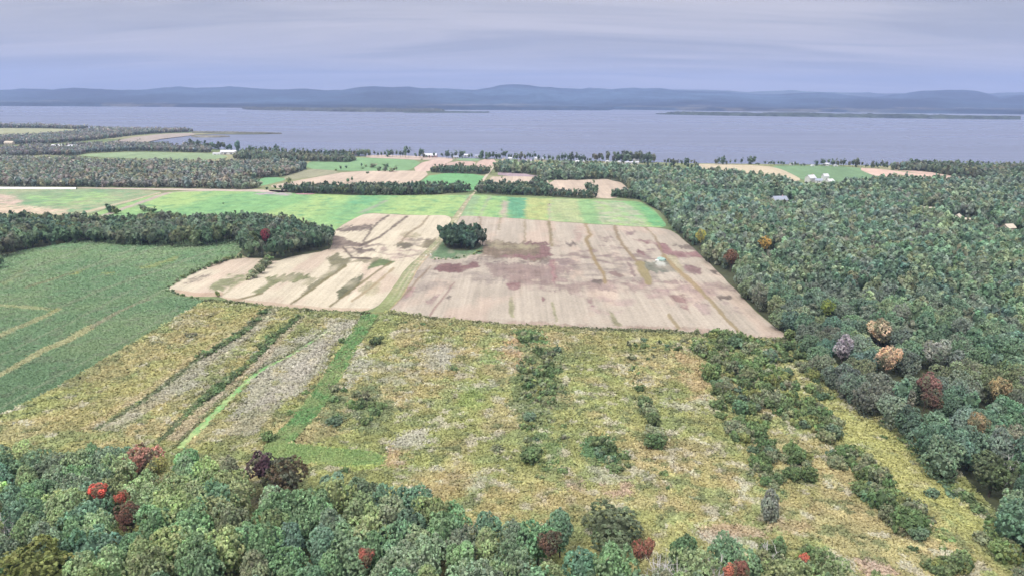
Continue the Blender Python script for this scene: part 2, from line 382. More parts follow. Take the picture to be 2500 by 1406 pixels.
def strip(c, x, y, px, py, line, wid, color, a=1.0, seed=31):
    color = tuple(v * .90 for v in color); wid = max(wid, 1.7)
    d = segdist(px + (fbm(x, y, 8, 2, seed) - .5) * 6, py, line)
    w = np.clip((wid * 1.35 * (.6 + .8 * fbm(x, y, 12, 2, seed + 3)) - d) / 1.5 + .5, 0, 1) * a
    return lerp3(c, C(*color), w)
def lerp3(c, color, w): return c * (1 - w[:, None]) + color * w[:, None]

RED, BRN, MAU, GRN, OLV, DKG, OCH, PNK = (.17, .085, .08), (.145, .11, .095), (.29, .225, .20), (.12, .17, .095), (.24, .21, .11), (.12, .135, .095), (.31, .26, .14), (.43, .31, .28)
def stubble_base(x, y, px, py, tone=(.60, .475, .37)):
    tone = tuple(C(*tone) * C(.68, .76, .76))
    s, t = rowst(x, y)
    c = np.tile(C(*tone), (len(x), 1))
    c = c * (1 + .10 * (vnoise(s / 1.6, t / 60, 3) - .5) + .16 * (fbm(s / 3, t / 14, 4, 3, 6) - .5))[:, None]
    c = lerp3(c, C(.40, .315, .255), np.clip((fbm(s / 1.5, t / 5, 10, 4, 14) - .52) * 4, 0, .6))
    c = c * (1 + rng.normal(0, .035, len(x)))[:, None]
    return c
LF = [(410, 706), (430, 690), (472, 666), (520, 646), (563, 634), (620, 627), (655, 630), (672, 638), (720, 624), (790, 611), (814, 598), (808, 574), (830, 553), (880, 526), (905, 520.5), (950, 524), (1020, 527), (1080, 526), (1098, 529),
      (1103, 538), (1088, 566), (1062, 594), (1030, 622), (990, 655), (963, 698), (938, 732), (915, 752), (880, 762), (840, 763), (760, 757), (680, 751), (620, 744), (565, 737), (540, 724), (500, 725), (460, 724), (425, 716)]
def col_lf(x, y, px, py):
    c = stubble_base(x, y, px, py, (.65, .52, .40)); P = lambda poly, col, **k: paint(c, x, y, px, py, poly, col if col in (RED, BRN, MAU, GRN, OLV, DKG, OCH, PNK) else tuple(v * .66 for v in col), **k)
    c = P([(540, 722), (600, 684), (660, 640), (645, 628), (620, 650), (597, 668), (560, 700)], (.34, .32, .17), a=.8, soft=.25)
    c = P([(818, 562), (844, 552), (909, 550), (904, 561), (856, 567)], BRN)
    c = P([(806, 570), (832, 579), (868, 594), (947, 597), (916, 603), (840, 604), (806, 612)], (.27, .20, .17), a=.9)
    c = P([(856, 606), (904, 607), (918, 613), (880, 620)], BRN)
    c = P([(897, 658), (905, 639), (933, 630), (971, 636), (952, 645), (928, 650)], (.17, .22, .11))
    c = P([(798, 630), (820, 616), (840, 632), (860, 630), (846, 648), (772, 699), (712, 742), (767, 690), (808, 651)], (.27, .235, .13), a=.95)
    c = P([(840, 640), (900, 628), (935, 631), (915, 640), (870, 643)], (.30, .25, .17), a=.7)
    c = P([(645, 678), (683, 672), (724, 668), (770, 675), (731, 687), (688, 691), (640, 716), (609, 717), (654, 692)], (.24, .25, .14), a=.95)
    c = P([(735, 700), (760, 676), (785, 675), (760, 695)], OLV, a=.7)
    c = P([(818, 711), (850, 687), (887, 666), (887, 684), (848, 721), (827, 729)], (.17, .175, .11))
    c = P([(873, 711), (894, 687), (928, 690), (925, 711), (899, 724)], OCH, a=.75)
    c = P([(460, 682), (520, 668), (500, 682), (448, 695)], BRN, a=.7, soft=.2)
    c = P([(508, 704), (556, 670), (599, 666), (597, 687), (568, 695), (544, 710)], (.30, .29, .16), a=.85, soft=.25)
    c = P([(960, 603), (979, 594), (1006, 596), (1001, 607)], (.20, .17, .12))
    c = P([(1018, 604), (1035, 590), (1070, 580), (1058, 596), (1040, 606)], (.27, .22, .15), a=.9)
    c = P([(977, 571), (1000, 566), (1032, 572), (1010, 582), (985, 580)], OCH, a=.7)
    c = P([(930, 596), (990, 612), (1030, 610), (985, 640), (930, 622)], (.47, .34, .30), a=.7, soft=.1)
    c = P([(806, 596), (860, 600), (905, 612), (960, 608), (1020, 612), (1050, 604), (1030, 628), (970, 634), (900, 622), (840, 618)], BRN, a=.55, soft=.02, amp=5, speck=3)
    c = P([(940, 590), (1040, 580), (1060, 575), (1050, 600), (960, 606)], BRN, a=.5, soft=.05, amp=5)
    for ln, wd, cl in (([(950, 526), (930, 538), (905, 562), (888, 590)], 1.6, BRN), ([(993, 529), (952, 560), (928, 579), (880, 600)], 2.0, BRN), ([(1049, 526), (1030, 550), (996, 572), (975, 595)], 1.8, (.33, .27, .18)),
                       ([(710, 742), (772, 699), (846, 648)], 1.6, OLV), ([(805, 748), (870, 700), (925, 660), (955, 640)], 1.4, OLV), ([(860, 735), (910, 700), (960, 655)], 1.3, (.45, .36, .22)),
                       ([(838, 605), (860, 630), (905, 632)], 1.2, BRN), ([(640, 716), (560, 738)], 1.2, OLV)):
        c = strip(c, x, y, px, py, ln, wd, tuple(v * .62 for v in cl), .85)
    c = strip(c, x, y, px, py, [(545, 730), (620, 738), (700, 746), (800, 756), (900, 756)], 3.0, (.36, .27, .2), .6)
    c = strip(c, x, y, px, py, [(430, 712), (480, 720), (540, 718)], 3.5, (.36, .26, .19), .7)
    return c
RF = [(1112, 540), (1118, 530), (1135, 527.5), (1165, 528.5), (1230, 532), (1300, 537), (1400, 545), (1500, 551), (1600, 556), (1638, 561), (1660, 578), (1690, 600), (1720, 628), (1760, 670), (1800, 710), (1840, 755), (1880, 790), (1912, 812), (1937, 828),
      (1890, 832), (1850, 830), (1800, 825), (1720, 815), (1640, 810), (1560, 806), (1450, 802), (1350, 798), (1250, 794), (1150, 785), (1050, 775), (975, 765), (950, 757), (946, 745), (962, 728), (985, 700), (1010, 665), (1040, 634), (1062, 608), (1076, 588), (1095, 562)]
def col_rf(x, y, px, py):
    c = stubble_base(x, y, px, py, (.50, .395, .325)); P = lambda poly, col, **k: paint(c, x, y, px, py, poly, col if col in (RED, BRN, MAU, GRN, OLV, DKG, OCH, PNK) else tuple(v * .66 for v in col), **k)
    c = P([(1000, 665), (1060, 640), (1170, 632), (1340, 628), (1480, 615), (1640, 612), (1700, 640), (1640, 700), (1560, 690), (1480, 700), (1350, 712), (1240, 690), (1120, 700), (1030, 720), (960, 740)], (.41, .325, .28), a=.75, soft=.12, amp=6, speck=4)
    c = P([(1230, 680), (1400, 682), (1600, 688), (1790, 690), (1815, 712), (1600, 712), (1400, 712), (1240, 704)], (.38, .27, .24), a=.7, soft=.2, amp=5, speck=3)
    c = P([(1000, 770), (1150, 776), (1300, 787), (1500, 794), (1700, 800), (1890, 822), (1890, 840), (1300, 812), (1000, 790)], (.44, .32, .26), a=.75, soft=.2, speck=3)
    c = P([(1560, 690), (1640, 690), (1740, 700), (1760, 730), (1650, 745), (1580, 730)], (.46, .32, .29), a=.6, soft=.1, speck=4)
    c = P([(1400, 715), (1480, 720), (1560, 735), (1500, 770), (1440, 760)], (.48, .34, .31), a=.5, soft=.05, speck=4)
    c = P([(1345, 596), (1430, 596), (1530, 600), (1620, 612), (1690, 640), (1640, 655), (1560, 640), (1450, 645), (1350, 655)], (.30, .20, .19), a=.6, soft=.02, amp=6, speck=3)
    c = P([(1180, 640), (1340, 645), (1400, 660), (1330, 690), (1200, 676)], (.30, .20, .19), a=.6, soft=.0, amp=6, speck=4)
    c = P([(1180, 596), (1340, 600), (1345, 640), (1250, 640), (1170, 632)], BRN, a=.7, soft=.2, amp=5, speck=3)
    c = P([(1048, 630), (1066, 606), (1080, 590), (1185, 598), (1178, 616), (1130, 630), (1090, 632)], (.16, .25, .14))
    c = P([(1183, 589), (1212, 589), (1248, 595), (1308, 592), (1342, 603), (1339, 625), (1308, 639), (1274, 627), (1212, 627), (1176, 625)], (.26, .19, .14))
    c = P([(1186, 592), (1212, 591), (1248, 597), (1308, 596), (1325, 604), (1270, 610), (1200, 606)], (.38, .31, .13), a=.85, soft=.25)
    c = P([(1316, 596), (1344, 603), (1338, 614), (1350, 625), (1315, 628), (1322, 610)], RED)
    c = P([(1215, 622), (1330, 624), (1318, 634), (1235, 630)], (.30, .15, .15), a=.8)
    c = P([(1280, 591), (1335, 592), (1340, 597), (1285, 596)], RED)
    c = P([(1053, 655), (1068, 646), (1116, 643), (1140, 649), (1164, 635), (1170, 649), (1152, 659), (1116, 666), (1068, 664)], (.25, .135, .13), speck=1.0)
    c = P([(1231, 694), (1240, 689), (1265, 690), (1272, 706), (1245, 706)], (.33, .17, .165), speck=1.0)
    c = P([(1340, 634), (1352, 634), (1358, 660), (1356, 690), (1348, 690), (1346, 662)], (.36, .21, .18), a=.8)
    c = P([(1232, 652), (1300, 640), (1335, 670), (1290, 690), (1240, 680)], (.36, .25, .22), a=.6, soft=.1, speck=3)
    c = P([(1356, 634), (1404, 634), (1404, 649), (1370, 652)], (.33, .24, .22), a=.85)
    c = P([(980, 702), (1015, 699), (1006, 723), (984, 727)], (.40, .23, .21), a=.8, soft=.2)
    c = P([(1032, 735), (1060, 724), (1090, 700), (1070, 730), (1050, 745)], (.40, .27, .25), a=.7, soft=.2)
    c = P([(1085, 728), (1092, 720), (1100, 722), (1094, 732)], BRN, a=.7)
    c = P([(1325, 724), (1332, 731), (1326, 738), (1322, 731)], (.30, .11, .09), speck=.6, amp=1)
    c = P([(1455, 578), (1497, 576), (1500, 590), (1460, 590)], (.30, .21, .19), a=.9, soft=.2)
    c = P([(1405, 556), (1425, 556), (1422, 588), (1405, 590)], (.46, .30, .27), a=.7, soft=.2)
    c = P([(1522, 567), (1549, 564), (1550, 576), (1525, 577)], (.35, .25, .23), a=.8)
    c = P([(1380, 595), (1408, 592), (1406, 600), (1382, 600)], BRN, a=.8)
    c = P([(1545, 585), (1597, 589), (1624, 598), (1638, 612), (1686, 617), (1699, 611), (1724, 626), (1649, 630), (1622, 618), (1598, 600)], (.33, .17, .18))
    c = P([(1552, 612), (1572, 614), (1574, 624), (1556, 622)], RED, a=.9)
    c = P([(1562, 642), (1600, 640), (1630, 632), (1656, 664), (1625, 668), (1590, 664)], (.24, .225, .18))
    c = P([(1596, 640), (1622, 641), (1625, 652), (1608, 652)], (.60, .56, .50), a=.9, speck=.8)
    c = P([(1625, 620), (1650, 625), (1672, 665), (1655, 668), (1638, 645)], OCH, a=.7)
    c = P([(1666, 650), (1690, 647), (1714, 658), (1712, 673), (1680, 666)], (.30, .19, .18), a=.95)
    c = P([(1726, 658), (1745, 657), (1762, 670), (1745, 668)], BRN, a=.95)
    c = P([(1632, 720), (1669, 719), (1691, 764), (1661, 750)], (.35, .22, .20), a=.85, soft=.25)
    c = P([(1690, 740), (1730, 740), (1740, 775), (1715, 770)], (.44, .32, .29), a=.7, soft=.2)
    c = P([(1753, 723), (1788, 722), (1790, 731), (1762, 732)], BRN, a=.9)
    c = P([(1760, 735), (1800, 745), (1815, 770), (1785, 760)], (.42, .31, .28), a=.7, soft=.2)
    c = P([(1485, 664), (1505, 661), (1526, 676), (1500, 676)], (.28, .19, .17), a=.9)
    c = P([(1445, 686), (1467, 684), (1470, 693), (1448, 692)], BRN)
    c = P([(1532, 642), (1544, 642), (1549, 677), (1540, 676)], (.30, .21, .19), a=.8)
    c = P([(1428, 726), (1448, 724), (1454, 754), (1444, 750)], (.33, .21, .20), a=.8, soft=.25)
    c = P([(1640, 598), (1690, 600), (1712, 622), (1700, 614), (1660, 604)], BRN, a=.7)
    c = P([(1240, 752), (1248, 722), (1254, 722), (1256, 775), (1246, 772)], OLV, speck=.7, amp=1.5)
    c = P([(1347, 738), (1352, 738), (1362, 783), (1355, 784)], OLV, speck=.7, amp=1.5)
    c = P([(1489, 760), (1496, 764), (1520, 796), (1500, 794)], (.36, .31, .18), speck=.8, amp=1.5)
    for ln, wd, cl in (([(1341, 543), (1344, 570), (1347, 600)], 2.6, (.34, .28, .16)), ([(1428, 546), (1442, 574), (1430, 586), (1440, 605), (1452, 634), (1470, 663), (1478, 690)], 3.0, (.38, .29, .16)),
                       ([(1500, 553), (1510, 580), (1524, 604), (1549, 632), (1566, 655)], 3.0, (.35, .27, .17)), ([(1562, 645), (1574, 668), (1584, 687)], 7.0, (.40, .34, .18)),
                       ([(1619, 622), (1640, 645), (1664, 668), (1711, 709)], 3.6, (.43, .33, .19)), ([(1711, 709), (1749, 749), (1775, 780), (1803, 809)], 3.0, (.42, .34, .20)), ([(1632, 769), (1645, 785), (1659, 801)], 3.0, (.40, .33, .20)),
                       ([(1171, 530), (1176, 560), (1182, 590)], 1.2, (.36, .28, .2)), ([(1222, 532), (1218, 560)], 1.8, (.36, .30, .2)), ([(1282, 537), (1282, 590)], 1.4, (.4, .33, .22)), ([(1577, 556), (1600, 580), (1619, 622)], 1.5, (.38, .30, .2)),
                       ([(1050, 770), (1090, 715), (1110, 690)], 1.1, (.42, .3, .26)), ([(965, 742), (1000, 706), (1050, 650)], 1.3, (.36, .28, .2))):
        c = strip(c, x, y, px, py, ln, wd, tuple(v * .62 for v in cl), .9)
    return c
def green_base(x, y, lo=(.18, .325, .145), hi=(.265, .37, .155), seed=3):
    s, t = rowst(x, y)
    c = lerp(C(*lo), C(*hi), np.clip((fbm(s / 2.5, t / 10, 18, 4, seed) - .38) * 4, 0, 1))
    c = lerp3(c, C(.12, .25, .13), np.clip((fbm(x, y, 7, 3, seed + 5) - .60) * 8, 0, .8))
    return c * (1 + rng.normal(0, .07, len(x)))[:, None]
GF = [(205, 535), (225, 522), (290, 503), (350, 484), (420, 466.5), (560, 466.5), (700, 471), (850, 476), (1000, 476), (1130, 477), (1160, 475), (1250, 482), (1400, 486), (1500, 490), (1562, 492), (1592, 508), (1612, 530), (1634, 557), (1560, 553.5),
      (1400, 543.5), (1230, 531), (1122, 529.5), (1098, 529.5), (950, 523), (900, 519.5), (868, 532), (830, 553), (800, 575), (700, 580), (400, 570), (200, 560)]
def col_gf(x, y, px, py):
    c = green_base(x, y); P = lambda poly, col, **k: paint(c, x, y, px, py, poly, col, **k)
    c = P([(1242, 478), (1285, 482), (1282, 536), (1236, 530)], (0.101, 0.250, 0.149), a=.85)
    c = P([(1228, 490), (1240, 492), (1237, 530), (1222, 530)], (0.350, 0.281, 0.230), a=.85)
    c = P([(1285, 482), (1345, 485), (1342, 540), (1282, 536)], (0.331, 0.335, 0.149), a=.6)
    c = P([(1345, 485), (1410, 487), (1425, 545), (1342, 540)], (0.340, 0.328, 0.161), a=.6)
    c = P([(1410, 487), (1450, 488), (1470, 549), (1425, 545)], (0.175, 0.296, 0.149), a=.6)
    c = P([(1450, 488), (1520, 491), (1575, 530), (1580, 553), (1470, 549)], (0.331, 0.312, 0.230), a=.7, soft=.2)
    c = P([(1560, 500), (1600, 520), (1632, 556), (1590, 553)], (0.120, 0.296, 0.138), a=.8, soft=.3)
    c = P([(1140, 477), (1175, 478), (1150, 529), (1118, 529)], (0.202, 0.289, 0.172), a=.7)
    c = P([(640, 467), (720, 470), (700, 480), (620, 476)], (0.350, 0.265, 0.299), a=.8, soft=.2)
    c = P([(850, 476), (940, 476), (900, 500), (850, 500)], (0.110, 0.289, 0.161), a=.6, soft=.2)
    c = P([(800, 480), (880, 510), (840, 548), (800, 545)], (0.138, 0.289, 0.149), a=.6, soft=.1)
    c = strip(c, x, y, px, py, [(250, 528), (330, 500), (425, 466), (520, 465)], 2.2, (0.414, 0.296, 0.310), .8)
    c = strip(c, x, y, px, py, [(945, 490), (900, 512), (880, 520)], 2.0, (0.304, 0.273, 0.253), .6)
    c = strip(c, x, y, px, py, [(1195, 480), (1180, 510), (1172, 530)], 2.0, (0.304, 0.273, 0.253), .6)
    c = strip(c, x, y, px, py, [(1340, 495), (1341, 540)], 1.6, (0.368, 0.273, 0.276), .7)
    return c
EDG = (.28, .27, .15)
CF = [(-330, 640), (-60, 632), (0, 628), (60, 612), (200, 588), (590, 586), (604, 600), (570, 630), (500, 652), (440, 685), (406, 706), (424, 722), (500, 735), (478, 752), (350, 826), (200, 916), (100, 972), (0, 1018), (-330, 1180)]
def col_cf(x, y, px, py):
    c = lerp(C(.185, .292, .165), C(.235, .325, .18), np.clip((fbm(x, y, 30, 4, 2) - .35) * 3, 0, 1))
    c = lerp3(c, C(.25, .285, .20), np.clip((fbm(x, y, 4, 3, 22) - .55) * 4, 0, .45))
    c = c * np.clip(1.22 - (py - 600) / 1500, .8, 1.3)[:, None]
    P = lambda poly, col, **k: paint(c, x, y, px, py, poly, col, **k)
    Y = (.42, .42, .16)
    c = P([(170, 672), (210, 655), (225, 658), (180, 678)], Y, a=.7, soft=.2); c = P([(250, 668), (285, 662), (280, 672)], Y, a=.6, soft=.2)
    c = P([(0, 690), (50, 662), (60, 668), (10, 702)], (.36, .36, .2), a=.5, soft=.1)
    c = P([(115, 765), (145, 752), (150, 760), (120, 775)], Y, a=.8, soft=.3)
    c = P([(330, 655), (400, 640), (440, 622), (420, 640), (360, 660)], Y, a=.35, soft=.0)
    c = strip(c, x, y, px, py, [(-300, 1010), (-60, 940), (0, 917), (60, 884), (110, 855), (160, 835), (225, 800)], 4.6, (.50, .50, .29), .95)
    c = strip(c, x, y, px, py, [(225, 800), (290, 762), (360, 732)], 2.6, (.42, .40, .28), .8)
    c = strip(c, x, y, px, py, [(-200, 880), (0, 820), (60, 795), (115, 772), (145, 755)], 3.6, (.48, .49, .29), .9)
    c = strip(c, x, y, px, py, [(-100, 745), (0, 747), (60, 751), (120, 757)], 2.6, (.50, .52, .30), .8)
    for ln_, w_ in (([(150, 750), (260, 705), (380, 665), (520, 612)], 2.2), ([(330, 745), (420, 700), (450, 685)], 2.2), ([(60, 705), (170, 670), (330, 610)], 2.2), ([(0, 690), (110, 645), (220, 600)], 2.0), ([(0, 1000), (140, 920), (330, 820), (440, 750)], 1.6), ([(0, 870), (160, 795), (330, 705)], 1.6), ([(240, 660), (400, 600)], 1.8)):
        c = strip(c, x, y, px, py, ln_, w_, (.33, .40, .26), .75)
    c = strip(c, x, y, px, py, [(60, 705), (170, 670)], 1.4, (.34, .34, .18), .5)
    return c
GF2 = [(-330, 459), (0, 461), (170, 461), (420, 465.5), (350, 483), (290, 502), (225, 521), (180, 528), (100, 522), (-330, 520)]
def col_gf2(x, y, px, py):
    c = green_base(x, y, (.19, .26, .155), (.27, .29, .18), 8)
    c = paint(c, x, y, px, py, [(-300, 470), (0, 474), (40, 480), (60, 495), (20, 505), (-300, 506)], (.46, .33, .27), a=.8, soft=.25)
    c = paint(c, x, y, px, py, [(-300, 505), (0, 502), (60, 504), (170, 512), (160, 530), (-300, 530)], (.48, .36, .27), a=.95)
    c = paint(c, x, y, px, py, [(60, 478), (250, 470), (300, 490), (180, 505), (80, 496)], (.26, .40, .16), a=.6, soft=.15)
    return strip(c, x, y, px, py, [(180, 526), (300, 495), (425, 465)], 2.0, (.46, .38, .28), .8)
def flat(col, var=.12, rows=False, seed=0, sc=12):
    def f(x, y, px, py):
        s, t = rowst(x, y)
        v = 1 + var * 2 * (fbm(s if rows else x, t / 8 if rows else y, sc, 4, seed) - .5) + rng.normal(0, .04, len(x))
        return C(*col) * v[:, None]
    return f
sheet('stubble_field', LF, .06, col_lf, G_FIELD, 2.4, 1.4)
sheet('stubble_field', RF, .06, col_rf, G_FIELD, 2.5, 1.5)
sheet('green_field', GF, .05, col_gf, G_GREEN, 4, 2.0)
sheet('green_field', GF2, .05, col_gf2, G_GREEN, 5, 2.0)
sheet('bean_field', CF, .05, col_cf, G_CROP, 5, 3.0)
TAN, GRS = (.42, .345, .275), (.20, .34, .16)
far_fields = [
 ('stubble_field', [(650, 456), (700, 446), (790, 430), (850, 419), (1002, 417), (1052, 420), (1022, 446), (985, 452), (840, 458), (700, 462)], TAN, 1),
 ('stubble_field', [(1002, 417), (1038, 392), (1110, 388), (1099, 397), (1058, 411), (1050, 420)], (0.442, 0.340, 0.288), 2),
 ('green_field', [(760, 392), (850, 385), (948, 388), (1034, 392.5), (1002, 416.5), (973, 419), (840, 418), (740, 412)], (0.170, 0.281, 0.144), 3),
 ('stubble_field', [(894, 378.5), (1033, 382), (1110, 387), (1098, 391), (1034, 391.5), (948, 387.5), (894, 386)], (0.425, 0.348, 0.297), 4),
 ('stubble_field', [(1099, 397), (1121, 394), (1164, 395), (1157, 406), (1060, 410)], (0.425, 0.315, 0.270), 5),
 ('stubble_field', [(1175, 389), (1216, 390), (1196, 413), (1157, 407)], (0.451, 0.340, 0.288), 6),
 ('green_field', [(1110, 387), (1175, 388), (1166, 394), (1125, 393.5)], (0.187, 0.272, 0.162), 7),
 ('green_field', [(1056, 423), (1186, 426), (1175, 448), (1158, 468), (1100, 470), (1020, 450)], (0.145, 0.315, 0.144), 8),
 ('stubble_field', [(1195, 437), (1205, 430.5), (1325, 432), (1342, 445), (1345, 478), (1185, 472)], TAN, 9),
 ('stubble_field', [(1340, 437.5), (1410, 438), (1500, 435), (1509, 437), (1545, 471), (1500, 486), (1455, 484), (1345, 480)], TAN, 10),
 ('scrub_ground', [(1216, 419), (1300, 420), (1340, 432), (1215, 431)], (0.289, 0.230, 0.252), 11),
 ('green_field', [(600, 450), (625, 434), (690, 434), (700, 440), (650, 452), (630, 456)], (0.153, 0.306, 0.153), 12),
 ('rough_field', [(690, 434), (740, 412), (840, 419), (790, 430), (700, 441)], (0.255, 0.255, 0.171), 13),
 ('stubble_field', [(1690, 401.5), (1740, 401.5), (1870, 405.5), (1905, 413), (1930, 424), (1960, 440), (1935, 445), (1850, 430), (1720, 425)], (0.41, 0.355, 0.255), 14),
 ('green_field', [(1872, 405.5), (1960, 405), (2083, 407.5), (2150, 421), (2150, 440), (1990, 448), (1950, 437), (1928, 422)], (0.145, 0.230, 0.126), 15),
 ('stubble_field', [(2086, 410), (2150, 413), (2240, 425), (2340, 436), (2340, 446), (2150, 436)], (0.468, 0.348, 0.288), 16),
 ('stubble_field', [(2165, 412), (2250, 416), (2300, 427), (2400, 440), (2330, 438), (2240, 424)], (0.468, 0.348, 0.288), 17),
 ('green_field', [(185, 381), (220, 376), (330, 371.5), (440, 374), (530, 375), (565, 386), (480, 392), (320, 388)], (0.212, 0.281, 0.162), 18),
 ('green_field', [(-330, 312), (0, 314), (120, 314), (215, 315), (180, 327), (60, 336), (-330, 340)], (0.281, 0.289, 0.180), 19),
 ('marsh', [(252, 350), (300, 341), (330, 335), (400, 327.5), (470, 325.5), (480, 329), (450, 334), (400, 339), (360, 347), (350, 352), (300, 354)], (0.306, 0.264, 0.234), 20),
 ('stubble_field', [(1335, 399), (1480, 400), (1480, 407), (1335, 406)], (0.425, 0.348, 0.279), 21),
 ('green_field', [(1340, 391.5), (1410, 394), (1440, 399), (1340, 398.5)], (0.178, 0.238, 0.144), 22),
 ('flower_field', [(1263, 388.5), (1303, 389.5), (1305, 398), (1290, 401), (1262, 399)], (0.374, 0.323, 0.432), 23),
 ('green_field', [(1232, 389), (1262, 388.5), (1262, 400), (1225, 404)], (0.196, 0.272, 0.162), 24),
 ('lane', [(600, 462.6), (420, 461), (170, 458.5), (170, 460.4), (420, 465), (700, 470.5), (850, 474.5), (850, 473), (700, 466)], (0.408, 0.348, 0.297), 25),
 ('flower_field', [(715, 475.5), (735, 470), (768, 470), (772, 476)], (0.383, 0.230, 0.252), 26),
 ('stubble_field', [(-200, 370), (0, 367), (40, 365), (95, 368), (90, 374), (20, 376), (-200, 378)], (0.357, 0.323, 0.234), 27),
 ('stubble_field', [(640, 465), (720, 463), (735, 470), (700, 473)], (0.399, 0.357, 0.306), 28),
]
for nm, pl, cl, sd_ in far_fields:
    sheet(nm, pl, .10 + .02 * (sd_ % 3), flat(cl, .16, True, sd_, 16), G_GREEN if nm == 'green_field' else G_FIELD, 4.0, 1.3, edge=.5, smooth=1)

# farm track through the fields
TRK = [(1158, 470), (1140, 492), (1116, 528), (1096, 562), (1070, 592), (1040, 622), (1010, 652), (985, 690), (962, 728), (940, 750), (915, 775), (895, 800), (870, 835)]
TRW = [4, 5, 9, 8, 10, 11, 14, 18, 19, 19, 21, 22, 22]
def ribbon(line, wid):
    l = np.array(line, float); w = np.array(wid, float); d = np.gradient(l, axis=0); n = np.stack([-d[:, 1], d[:, 0]], 1); n /= np.linalg.norm(n, axis=1)[:, None]
    n = np.stack([np.sign(n[:, 0]), n[:, 1] * 0], 1)
    return np.concatenate([l + n * w[:, None], (l - n * w[:, None])[::-1]]).tolist()
def col_trk(x, y, px, py):
    c = lerp(C(.22, .235, .14), C(.33, .28, .19), np.clip((fbm(x, y, 6, 3, 5) - .4) * 3, 0, 1))
    cxp = np.interp(py, [p[1] for p in TRK], [p[0] for p in TRK]); wd = np.interp(py, [p[1] for p in TRK], TRW)
    o = (px - cxp) / wd
    gr = np.clip((py - 640) / 120, 0, 1)
    c = lerp3(c, C(.19, .225, .10), gr)
    rut = np.exp(-((np.abs(o - .1) - .33) / .12) ** 2) * (1 - gr) * (.4 + .8 * (fbm(x, y, 4, 2, 9)))
    c = lerp3(c, C(.55, .47, .40), np.clip(rut, 0, .75))
    c = lerp3(c, C(.24, .26, .12), np.clip((np.abs(o + .1) < .16) * (1 - gr) * .7, 0, 1))
    c = lerp3(c, C(.42, .27, .20), np.clip((o - .75) * 3, 0, .5) * (py > 620))
    return c * (1 + rng.normal(0, .08, len(x)))[:, None]
sheet('track', ribbon(TRK, TRW), .17, col_trk, G_LAND, 2.5, 1.6, edge=1.0, smooth=1)
FTR = [(1232, 386), (1222, 396), (1204, 408), (1192, 424), (1176, 445), (1160, 468)]
sheet('track', ribbon(FTR, [2.4, 2.6, 3.0, 3.4, 3.6, 4.4]), .18, flat((.42, .37, .29), .2, seed=3), G_LAND, 2.0, 1.2, edge=.5, smooth=1)

# ------------------------------------------------------------------ meadow
MD = [(-330, 1190), (0, 1020), (100, 974), (200, 918), (350, 828), (478, 754), (505, 736), (560, 740), (620, 747), (680, 754), (760, 760), (840, 766), (890, 766), (960, 764), (1050, 778), (1150, 788), (1250, 797), (1450, 805), (1640, 812), (1800, 827), (1940, 834), (2000, 860),
      (2080, 930), (2200, 1040), (2330, 1150), (2460, 1290), (2560, 1400), (2750, 1560), (2750, 1650), (-420, 1650)]
G1L = [(905, 772), (888, 800), (862, 840), (838, 880), (812, 925), (782, 975), (745, 1025), (705, 1065), (672, 1098)]
G1W = [20, 18, 19, 21, 23, 26, 28, 28, 28]
G2L = [(800, 812), (752, 846), (700, 878), (645, 905), (600, 940), (550, 990), (500, 1040), (460, 1080), (436, 1104)]
G2W = [3, 4, 5, 8, 9, 10, 11, 12, 12]
FLW, YEL, GRY = (.44, .45, .36), (.42, .42, .17), (.38, .39, .30)
